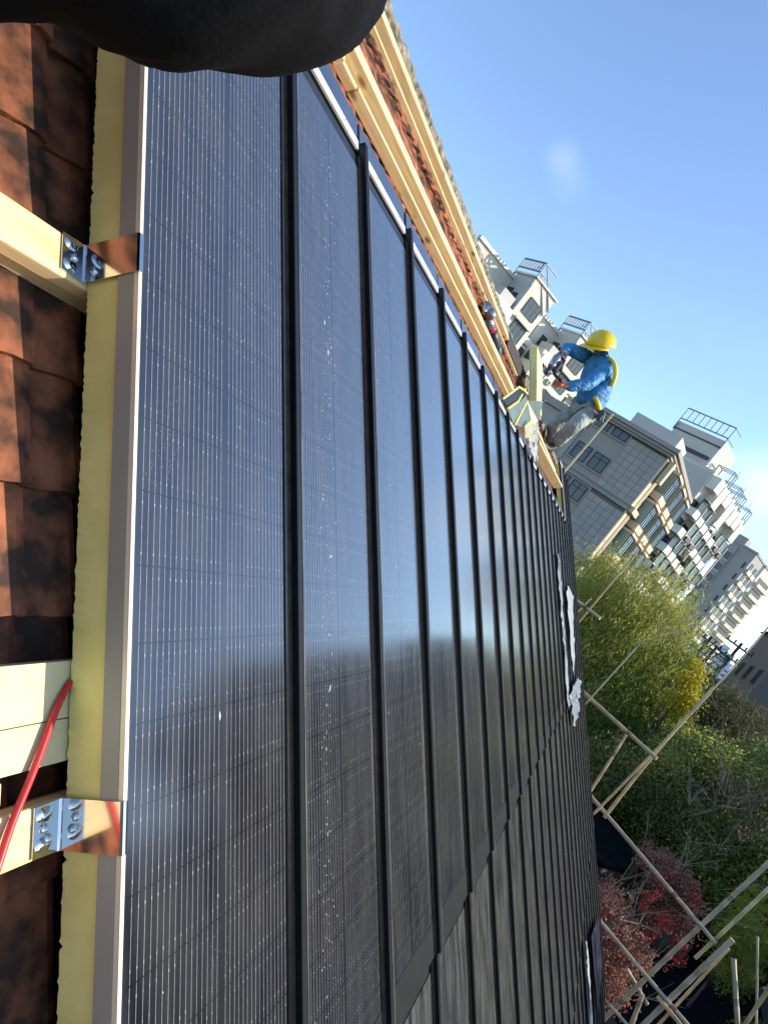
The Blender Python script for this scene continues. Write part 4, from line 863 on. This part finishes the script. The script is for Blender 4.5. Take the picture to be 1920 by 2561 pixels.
# ------------------------------------------------------------------ buildings
def win_mesh(w_, h_, panes=2, d=.12, trans=0):
    """window in a wall at x=0 whose outside is -x; spans y 0..w, z 0..h; returns frame mesh and pane mesh"""
    f = MB(); t = .07
    f.box(-.07, d, 0, w_, 0, t); f.box(-.07, d, 0, w_, h_ - t, h_); f.box(-.07, d, 0, t, t, h_ - t); f.box(-.07, d, w_ - t, w_, t, h_ - t)
    for k in range(1, panes): f.box(-.05, d, w_ * k / panes - .03, w_ * k / panes + .03, t, h_ - t)
    if trans: f.box(-.05, d, t, w_ - t, h_ * trans - .03, h_ * trans + .03)
    return f.mesh('window', MT['win']), MB().box(-.012, .01, t, w_ - t, t, h_ - t).mesh('pane', MT['pane'])
RZ = lambda deg: Matrix.Rotation(R(deg), 4, 'Z')
def put_window(par, fm, pm, mtx):
    o = link('window', fm, par, mtx); link('pane', pm, o); return o
FACE = RZ(90)       # turns an outside -x window to outside -y

# --- B: grey stone building with the lit sand-coloured side
BH = 23.1
B = thing('stone_building', 'grey stone-clad building with paired windows and a sunlit sand-coloured side', 'building', T(56.2, 3.9, 0) @ RZ(-11))
MB().box(.12, 14, .1, 7.4, 0, BH - .85).build('wall', MT['stone_joint'], B)
MB().box(.02, .12, 3.42, 7.3, 0, BH - .85).build('smooth_bay', MT['render_grey'], B)
MB().box(-.10, .12, 7.31, 7.75, 0, BH - .85).build('pilaster', MT['stone'], B)
# cornice in stepped mouldings, dentils
MB().box(-.25, 14.2, -.20, 7.9, BH - .85, BH - .60).box(-.40, 14.3, -.35, 8.0, BH - .5999, BH - .35).box(-.60, 14.5, -.55, 8.15, BH - .3499, BH).build('cornice', MT['render_grey'], B)
dm = MB().box(-.36, -.25, 0, .14, 0, .14).mesh('dentil', MT['render_grey'])
for i in range(27): link('dentil', dm, B, T(0, .05 + i * .29, BH - .85 + .02))
# stone panels on the front strip and on the pilaster zone
pm_ = MB().box(-.06, 0, .012, .644, .012, .576).mesh('stone_panel', MT['stone'])
floors = [0, 5.6, 11.7, 17.3]
for bi, (zb, ztop) in enumerate([(17.4, 22.2), (11.9, 16.9), (6.4, 11.4)]):
    nz_r = int((ztop - zb) / .588)
    for r_ in range(nz_r):
        for c_ in range(5):
            link('stone_panel', pm_, B, T(.09 + rnd.uniform(-.008, .004), .12 + c_ * .66, zb + r_ * .588))
for zb in (16.95, 11.45, 5.95):
    MB().box(-.14, .12, -.05, 7.76, zb, zb + .4).build('belt_course', MT['render_grey'], B); MB().box(-.24, .1, -.14, 7.8, zb + .4003, zb + .52).build('belt_moulding', MT['render_grey'], B)
fm, pn = win_mesh(1.45, 1.5, 2, trans=.7); fm2, pn2 = win_mesh(1.45, 1.15, 2)
for zc, (fa, pa, hh) in ((BH - 1.05, (fm2, pn2, 1.15)), (BH - 4.15, (fm, pn, 1.5)), (BH - 7.1, (fm, pn, 1.5)), (BH - 10.2, (fm, pn, 1.5)), (BH - 12.9, (fm, pn, 1.5))):
    for y in (3.65, 5.45): put_window(B, fa, pa, T(-.012, y, zc - hh / 2))
    MB().box(-.10, .03, 3.5, 7.05, zc - hh / 2 - .16, zc - hh / 2 - .02).build('window_sill', MT['render_grey'], B)
# lit side (faces -y): pilasters, window bays, mouldings
MB().box(.0, .9, -.05, .10, 0, BH - .86).build('corner_pilaster', MT['sand'], B)
for k, x in enumerate((1.0, 1.45)): MB().box(x, x + .28, -.12, .1, 0, BH - .86).build('pilaster', MT['sand'], B)
fmb, pnb = win_mesh(2.2, 2.0, 3, trans=.7)
for bay in range(3):
    x0 = 2.3 + bay * 3.9
    for fl in range(6):
        z = 4.6 + fl * 3.05
        if z > BH - 3: continue
        MB().box(x0, x0 + 2.6, -.9, .1, z - .55, z + .05).build('bay_base', MT['sand'], B)
        put_window(B, fmb, pnb, T(x0 + 2.4, -.86, z + .055) @ RZ(90))
        MB().box(x0 - .05, x0 + 2.65, -1.02, .1, z + 2.06, z + 2.3).build('bay_cornice', MT['sand'], B)
        MB().box(x0 + .0, x0 + .18, -.85, .1, z + .056, z + 2.055).build('bay_cheek', MT['pane_pale'], B)
    MB().box(x0 + 2.85, x0 + 3.6, -.35, .1, 0, BH - .86).build('pilaster', MT['sand'], B)
for zb in (17.0, 11.5): MB().box(.0, 14, -.45, .1, zb, zb + .5).build('side_moulding', MT['sand'], B)
for x in (.4, 4.9, 8.8): MB().box(x, x + .7, -.6, -.2, BH - 2.9, BH - .87).build('cornice_bracket', MT['sand'], B)
# lower recessed wing to the left
MB().box(1.2, 12, 7.8, 20, 0, BH - 1.9).build('wing_wall', MT['stone'], B); MB().box(.9, 12.2, 7.81, 20.2, BH - 1.899, BH - 1.2).build('wing_cornice', MT['render_grey'], B)
for y in (9.2, 12.2, 15.2, 18):
    for zc in (BH - 4.2, BH - 7.2, BH - 10.2): put_window(B, fm, pn, T(1.14, y, zc - .75))
for zb in (17.0, 11.5): MB().box(1.05, 1.3, 7.8, 20.05, zb - .8, zb - .4).build('wing_band', MT['render_grey'], B)
MB().box(3, 7, 1.0, 5.5, BH, BH + 1.9).build('roof_house', MT['grey_wall'], B)

# --- generic apartment slab with balconies (C, A)
def pergola(par, x0, x1, y, z, h, depth, bays):
    t = MB(); s = .12
    for zz in (z, z + h):
        t.bar((x0, y, zz), (x1, y, zz), s, s); t.bar((x0, y + depth, zz), (x1, y + depth, zz), s, s)
    for x in (x0, x1): t.bar((x, y + depth, z), (x, y + depth, z + h), s, s)
    for i in range(bays + 1):
        x = x0 + (x1 - x0) * i / bays; t.bar((x, y, z), (x, y, z + h), s * .8, s * .8); t.bar((x, y, z + h), (x, y + depth, z + h), s * .7, s * .7)
    t.bar((x0, y, z - 1.6), (x0, y, z), s, s); t.bar((x1, y, z - 1.6), (x1, y, z), s, s); t.bar((x1, y + depth, z - 1.6), (x1, y + depth, z), s, s)
    t.build('roof_pergola', MT['pergola'], par)
def pergola_y(par, x, y0, y1, z, h, bays, s=.14):
    t = MB()
    for zz in (z, z + h): t.bar((x, y0, zz), (x, y1, zz), s, s)
    for i in range(bays + 1):
        y = y0 + (y1 - y0) * i / bays; t.bar((x, y, z), (x, y, z + h), s * .8, s * .8)
    t.bar((x, y0, z - 1.8), (x, y0, z), s, s); t.bar((x, y1, z - 1.8), (x, y1, z), s, s); t.bar((x, y0, z + h), (x + 2.5, y0, z + h), s, s); t.bar((x, y0, z), (x + 2.5, y0, z), s, s)
    t.build('roof_pergola', MT['pergola'], par)
acm = MB().box(0, .8, -.32, 0, 0, .6).mesh('air_conditioner', MT['ac']); acf = MB().lathe([(.001, .0), (.22, .0), (.22, .02)], 10).mesh('fan_grille', MT['ac_dark'])
fmc, pnc = win_mesh(2.2, 1.7, 3, trans=.72); pnc2 = pnc.copy(); pnc2.materials.clear(); pnc2.materials.append(MT['pane_pale'])
fms, pns = win_mesh(1.1, 1.4, 2)
rail = MB().box(0, 2.3, -.08, 0, 0, .95).mesh('balcony_parapet', MT['white_wall']); slabm = MB().box(0, 2.3, -1.25, .05, -.14, 0).mesh('balcony_slab', MT['white_wall'])
cheek = MB().box(0, .10, -1.25, .05, 0, .95).mesh('balcony_cheek', MT['white_wall'])
glz = MB().box(.1, 2.2, -.04, 0, 0, 1.3).mesh('balcony_glazing', MT['pane_pale']); post = MB().box(-.06, .06, -.06, .06, 0, 3.1).mesh('balcony_post', MT['white_wall'])
finm = MB().box(0, .22, -1.5, .04, 0, 3.1).mesh('fin_wall', MT['cream'])

Cb = thing('apartment_building', 'cream apartment block with rows of white balconies and roof pergolas', 'building', T(94.3, 1.1, 0) @ RZ(-27))
CH = 32.4
MB().box(0, 14.6, 0, 11, 0, CH).build('wall', MT['cream'], Cb)
MB().box(-.06, .0, .3, 10.8, 0, CH - .4).build('end_wall', MT['grey_wall'], Cb)
MB().box(-.5, -.061, 1.5, 5.2, CH - 4.2, CH - 3.9).box(-.5, -.061, 5.6, 10, CH - 1.9, CH - 1.5).build('ledge', MT['win'], Cb)
put_window(Cb, fms, pns, T(-.1, 1.2, CH - 6.8)); put_window(Cb, fms, pns, T(-.1, 4.2, CH - 3.3))
MB().box(.8, 6, 2.0, 9.5, CH + .001, CH + 4.4).build('roof_house', MT['grey_wall'], Cb)
pergola_y(Cb, .6, 1.9, 9.5, CH + 4.8, 1.7, 8)
MB().box(.6, .799, 2.4, 7, CH + 1.0, CH + 1.5).box(.7, .799, 2.0, 9.5, CH + 3.2, CH + 3.4).build('ledge', MT['win'], Cb)
MB().box(-.4, .79, 8.0, 11.4, CH - 1.6, CH - .2).build('roof_box', MT['grey_wall'], Cb)
SX = Matrix.Scale(.74, 4, (1, 0, 0))
for i in range(7):
    x = .1 + i * 2.07; dz = -.2 * i
    if i in (1, 3, 4, 6): pergola(Cb, x + .1, x + 1.6, -1.0, CH + .3 + dz, 1.5, 2.4, 2)
    MB().box(x, x + 1.7, -1.35, .0, CH - (2.3, 3.6, 2.0, 4.4, 2.6, 2.2, 3.4)[i] + dz, CH - .5 + dz).build('gable_wall', MT['white_wall'], Cb)
    if i % 2: MB().bar((x + .8, -1.2, CH + .4 + dz), (x + .8, -1.2, CH + 2.4 + dz), .05, .05).build('antenna', MT['pergola'], Cb)
    for fl in range(10):
        z = CH - 6.4 - fl * 2.95 + dz
        if z < 2: break
        bo = link('balcony', slabm, Cb, T(x, 0, z) @ SX); link('parapet', rail, bo, T(0, -1.17, 0)); link('parapet', cheek, bo); link('parapet', cheek, bo, T(2.2, 0, 0))
        q = (fl * 5 + i * 3) % 7
        if q not in (2, 5):
            w_ = link('window', fmc, Cb, T(x, 0, z) @ SX @ T(2.25, -1.16, .96) @ RZ(90)); link('pane', (pnc, pnc2, pnc)[q % 3], w_)
        w_ = link('window', fmc, Cb, T(x, 0, z) @ SX @ T(2.25, -.04, .35) @ RZ(90)); link('pane', pnc, w_)
        ac = link('air_conditioner', acm, Cb, T(x + 1.72, -.02, z + (.2 if q % 2 else -.6)) @ Matrix.Scale(.8, 4)); link('fan_grille', acf, ac, T(.35, -.335, .3) @ Matrix.Rotation(R(90), 4, 'X'))
        if q in (0, 3): MB().box(x + .1, x + 1.6, -1.75, -1.26, z + 2.55, z + 2.62).build('awning', MT['ac'], Cb)
        if q in (1, 4): MB().box(x + .05, x + 1.6, -1.62, -1.27, z + .1, z + .75).build('planter', MT['ac_dark'], Cb)
    link('balcony_post', post, Cb, T(x + 1.9, -1.3, CH - 11 + dz) @ Matrix.Scale(2.2, 4, (0, 0, 1)))

A = thing('apartment_building', 'cream stepped apartment block behind the ridge, with two roof pergolas', 'building', T(74.2, 32.0, 0) @ RZ(-30))
AH = 32.7
fma, pna = win_mesh(2.4, 2.0, 3, trans=.6)
MB().box(-7, 24, 0, 9, 0, AH + 1.0).build('wall', MT['cream'], A)
MB().box(-7.2, 24.2, -.25, .3, AH + 1.001, AH + 1.4).build('parapet', MT['white_wall'], A)
for ui, x0 in enumerate((0, 11.2)):
    MB().box(x0, x0 + 4.2, -3.6, -.001, AH - 2.6, AH + 1.9).build('penthouse', MT['grey_wall'], A)
    MB().box(x0 + .02, x0 + 4.22, -3.66, -3.601, AH - 2.6, AH + 1.9).build('penthouse_front', MT['cream'], A); MB().box(x0 - 3.6, x0 + 4.2, -3.7, -.001, 0, AH - 2.601).build('stepped_bay', MT['cream'], A)
    MB().box(x0 - .3, x0 + 4.5, -3.9, .2, AH + 1.901, AH + 2.1).build('coping', MT['white_wall'], A)
    MB().box(x0 - 2.6, x0 - .4, -3.4, -1.2, AH - 2.6, AH - 1.4).build('balcony_box', MT['grey_wall'], A)
    MB().box(x0 - .05, x0 - .001, -2.6, -1.6, AH - 2.4, AH - .4).build('balcony_recess', MT['win'], A)
    pergola_y(A, x0 - .1, -3.6, .3, AH + 2.7, 1.15, 9, .16)
    MB().bar((x0, -3.6, AH + 3.8), (x0 + 4.4, -3.8, AH + .4), .12, .12).bar((x0, -3.6, AH + 2.7), (x0 + 4.0, -3.8, AH - .4), .12, .12).build('pergola_brace', MT['pergola'], A)
    put_window(A, fma, pna, T(x0 + 3.4, -3.74, AH - 1.9) @ RZ(90)); put_window(A, fma, pna, T(x0 + 7.4, -.04, AH - 2.2) @ RZ(90)); put_window(A, fms, pns, T(x0 + 10.2, -.04, AH - 1.8) @ RZ(90)); put_window(A, fms, pns, T(x0 - .03, -1.4, AH - 1.4))
    MB().box(x0 + 4.3, x0 + 10.8, -.9, -.001, AH - 3.2, AH - 2.4).build('balcony', MT['white_wall'], A); MB().box(x0 - 3.7, x0 - .2, -4.3, -3.701, AH - 4.1, AH - 3.2).build('balcony', MT['white_wall'], A)
    for fl in range(8):
        z = AH - 5.6 - fl * 3.1
        MB().box(x0 + 4.6, x0 + 7.2, -1.3, -.001, z - 1.0, z + 2.0).build('bay', MT['white_wall'], A)
        put_window(A, fma, pna, T(x0 + 7.1, -1.34, z - .3) @ RZ(90))
        put_window(A, fma, pna, T(x0 + 3.4, -3.78, z + .6) @ RZ(90)); put_window(A, fms, pns, T(x0 + 10.4, -.06, z) @ RZ(90)); put_window(A, fms, pns, T(x0 - .4, -3.76, z + 1.0) @ RZ(90)); put_window(A, fms, pns, T(x0 - 2.2, -3.76, z + 1.0) @ RZ(90)); put_window(A, fms, pns, T(x0 - 3.66, -2.6, z + 1.0))
        MB().box(x0 + 7.9, x0 + 10.8, -1.0, -.001, z - 1.2, z - .3).build('balcony', MT['white_wall'], A); MB().box(x0 + .4, x0 + 3.6, -4.3, -3.701, z + 2.65, z + 2.8).build('window_hood', MT['grey_wall'], A)
        ac = link('air_conditioner', acm, A, T(x0 - .2, -3.72, z + .2)); link('fan_grille', acf, ac, T(.35, -.335, .3) @ Matrix.Rotation(R(90), 4, 'X'))
        ac = link('air_conditioner', acm, A, T(x0 + 7.9, -.02, z - 1.4)); link('fan_grille', acf, ac, T(.35, -.335, .3) @ Matrix.Rotation(R(90), 4, 'X'))
    for k in range(3): MB().bar((x0 + 5 + k * .9, -.2, AH - 2.9), (x0 + 5 + k * .9, -.2, AH - .9 + k * .5), .06, .06).build('antenna', MT['pergola'], A)

D = thing('apartment_tower', 'tall pale grey tower with a blank end wall beyond the balconies', 'building', T(163.7, -15.3, 0) @ RZ(-25))
DH = 38.6
MB().box(0, 7, 0, 5.8, 0, DH).build('wall', MT['tower'], D); MB().box(-.5, .0, 3.9, 5.9, 0, DH - .5).build('stair_bay', MT['tower'], D)
MB().box(-.2, 7.2, -.2, 6.0, DH + .001, DH + .5).build('cornice', MT['tower'], D); MB().box(.2, 3, 3.5, 6, DH + .501, DH + 2.2).build('roof_house', MT['tower'], D)
fmd, pnd = win_mesh(1.5, 1.5, 2)
slot = MB().box(-.06, .05, 0, .45, 0, 1.5).mesh('slot_window', MT['win'])
for fl in range(11):
    z = DH - 4.2 - fl * 3.1
    put_window(D, fmd, pnd, T(-.53, 4.15, z)); MB().box(-.7, -.501, 3.9, 5.85, z - .5, z - .35).build('window_ledge', MT['white_wall'], D)
    link('slot_window', slot, D, T(0, .55, z))
    MB().box(.6, 3.2, -.6, 0, z - .4, z + .6).build('balcony', MT['cream'], D); put_window(D, fmd, pnd, T(2.7, -.04, z + .7) @ RZ(90))
    MB().box(4, 6.4, -.6, 0, z - .4, z + .6).build('balcony', MT['cream'], D); put_window(D, fmd, pnd, T(6.0, -.04, z + .7) @ RZ(90))
D2 = thing('apartment_tower', 'second pale tower half hidden behind the blank-walled one', 'building', T(186, -20.6, 0) @ RZ(-36))
MB().box(0, 8, 0, 6, 0, 41).build('wall', MT['cream'], D2); MB().box(-.3, 8.2, -.2, 6.2, 41.001, 41.6).build('cornice', MT['tower'], D2)
for fl in range(11):
    MB().box(.6, 7.4, -1.0, 0, 36 - fl * 3.1, 36.9 - fl * 3.1).build('balcony', MT['cream'], D2); MB().box(1, 7, -.05, .02, 37.1 - fl * 3.1, 38.4 - fl * 3.1).build('window', MT['win'], D2)
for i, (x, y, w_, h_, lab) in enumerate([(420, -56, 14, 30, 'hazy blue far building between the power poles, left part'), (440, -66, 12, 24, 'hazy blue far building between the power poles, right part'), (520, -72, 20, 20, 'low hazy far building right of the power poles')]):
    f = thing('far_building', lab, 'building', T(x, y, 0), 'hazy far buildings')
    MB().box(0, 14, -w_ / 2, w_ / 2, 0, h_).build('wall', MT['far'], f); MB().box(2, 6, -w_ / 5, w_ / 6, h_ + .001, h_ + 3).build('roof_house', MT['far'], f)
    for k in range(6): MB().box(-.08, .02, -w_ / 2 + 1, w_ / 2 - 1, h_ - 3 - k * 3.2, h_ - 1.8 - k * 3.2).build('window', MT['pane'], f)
F = thing('gable_house', 'dark grey gabled house at the right edge above the bare tree', 'house', T(60, -11.9, 0))
MB().box(0, 13, -8, 0, 0, 17).build('wall', MT['dark_wall'], F)
MB().add([(-.4, .3, 16.8), (13.3, .3, 16.8), (13.3, -4, 21), (-.4, -4, 21), (-.4, -8.3, 16.8), (13.3, -8.3, 16.8)], [(0, 1, 2, 3), (3, 2, 5, 4), (0, 3, 4), (1, 5, 2)]).build('roof', MT['slate'], F)
for i in range(3):
    for zz in (8.5, 12): put_window(F, fms, pns, T(1.5 + i * 4, .04, zz) @ RZ(-90))
for i, (x0, w_, lab) in enumerate([(9, 15, 'long brown terrace across the lane, nearer of two'), (25.5, 16, 'long brown terrace across the lane, farther of two')]):
    t = thing('terrace_house', lab, 'house', T(x0, -25, 0), 'terrace houses across the lane')
    MB().box(0, w_, -8, 0, 0, 14.5).build('wall', MT['dark_wall'], t)
    MB().add([(-.3, .4, 14.3), (w_ + .3, .4, 14.3), (w_ + .3, -4, 18.6), (-.3, -4, 18.6), (-.3, -8.4, 14.3), (w_ + .3, -8.4, 14.3)], [(0, 1, 2, 3), (3, 2, 5, 4), (0, 3, 4), (1, 5, 2)]).build('roof', MT['slate'], t)
    for k in range(int(w_ / 3)):
        for zz in (2.5, 6, 9.5, 12): put_window(t, fms, pns, T(1 + k * 3, .04, zz) @ RZ(-90))
S = thing('slab_block', 'tall dark slab block across the lane beyond the terraces', 'building', T(47.5, -25, 0))
MB().box(0, 36, -10, 0, 0, 26.5).build('wall', MT['dark_wall'], S); MB().box(-.3, 36.3, -10.3, .3, 26.501, 27).build('parapet', MT['dark_wall'], S)
for k in range(11):
    for q in range(8): put_window(S, fmc, pnc, T(1.2 + k * 3.2, .04, 2 + q * 3) @ RZ(-90) @ T(0, -2.2, 0))
# utility poles with crossarms
def upole(x, y, h, label, arms):
    t = thing('utility_pole', label, 'pole', T(x, y, 0), 'utility poles down the lane')
    MB().tube([(0, 0, 0), (0, 0, h)], [.17, .11], 8).build('pole_shaft', MT['pole'], t)
    for k in range(arms):
        z = h - .4 - k * 1.1; MB().bar((-.15, -1.1, z), (-.15, 1.1, z), .12, .14).build('crossarm', MT['pole'], t)
        for q in (-1.0, -.45, .45, 1.0): MB().tube([(-.15, q, z + .08), (-.15, q, z + .34)], .07, 6).build('insulator', MT['ac_dark'], t)
    MB().box(-.5, -.1, -.4, .4, h - 4.6, h - 3.4).build('transformer', MT['pole'], t)
upole(60, -7.2, 13.0, 'dark utility pole with stacked crossarms left of the hazy far buildings', 3)
upole(61, -8.1, 12.6, 'second dark utility pole close beside the first', 2)
upole(58, -8.9, 13.9, 'dark utility pole standing alone right of the hazy far buildings', 2)
for k in range(3):
    a_, b_ = Vector((60, -7.2 - k * .4, 12.4 - k * .5)), Vector((58, -8.9, 13.2 - k * .5))
    tag(MB().tube([a_, a_.lerp(b_, .5) - Vector((0, 0, .25)), b_], .03, 4).build('power_line', MT['pole']), '%s power line strung between the utility poles' % ('top', 'middle', 'lowest')[k], 'wire')
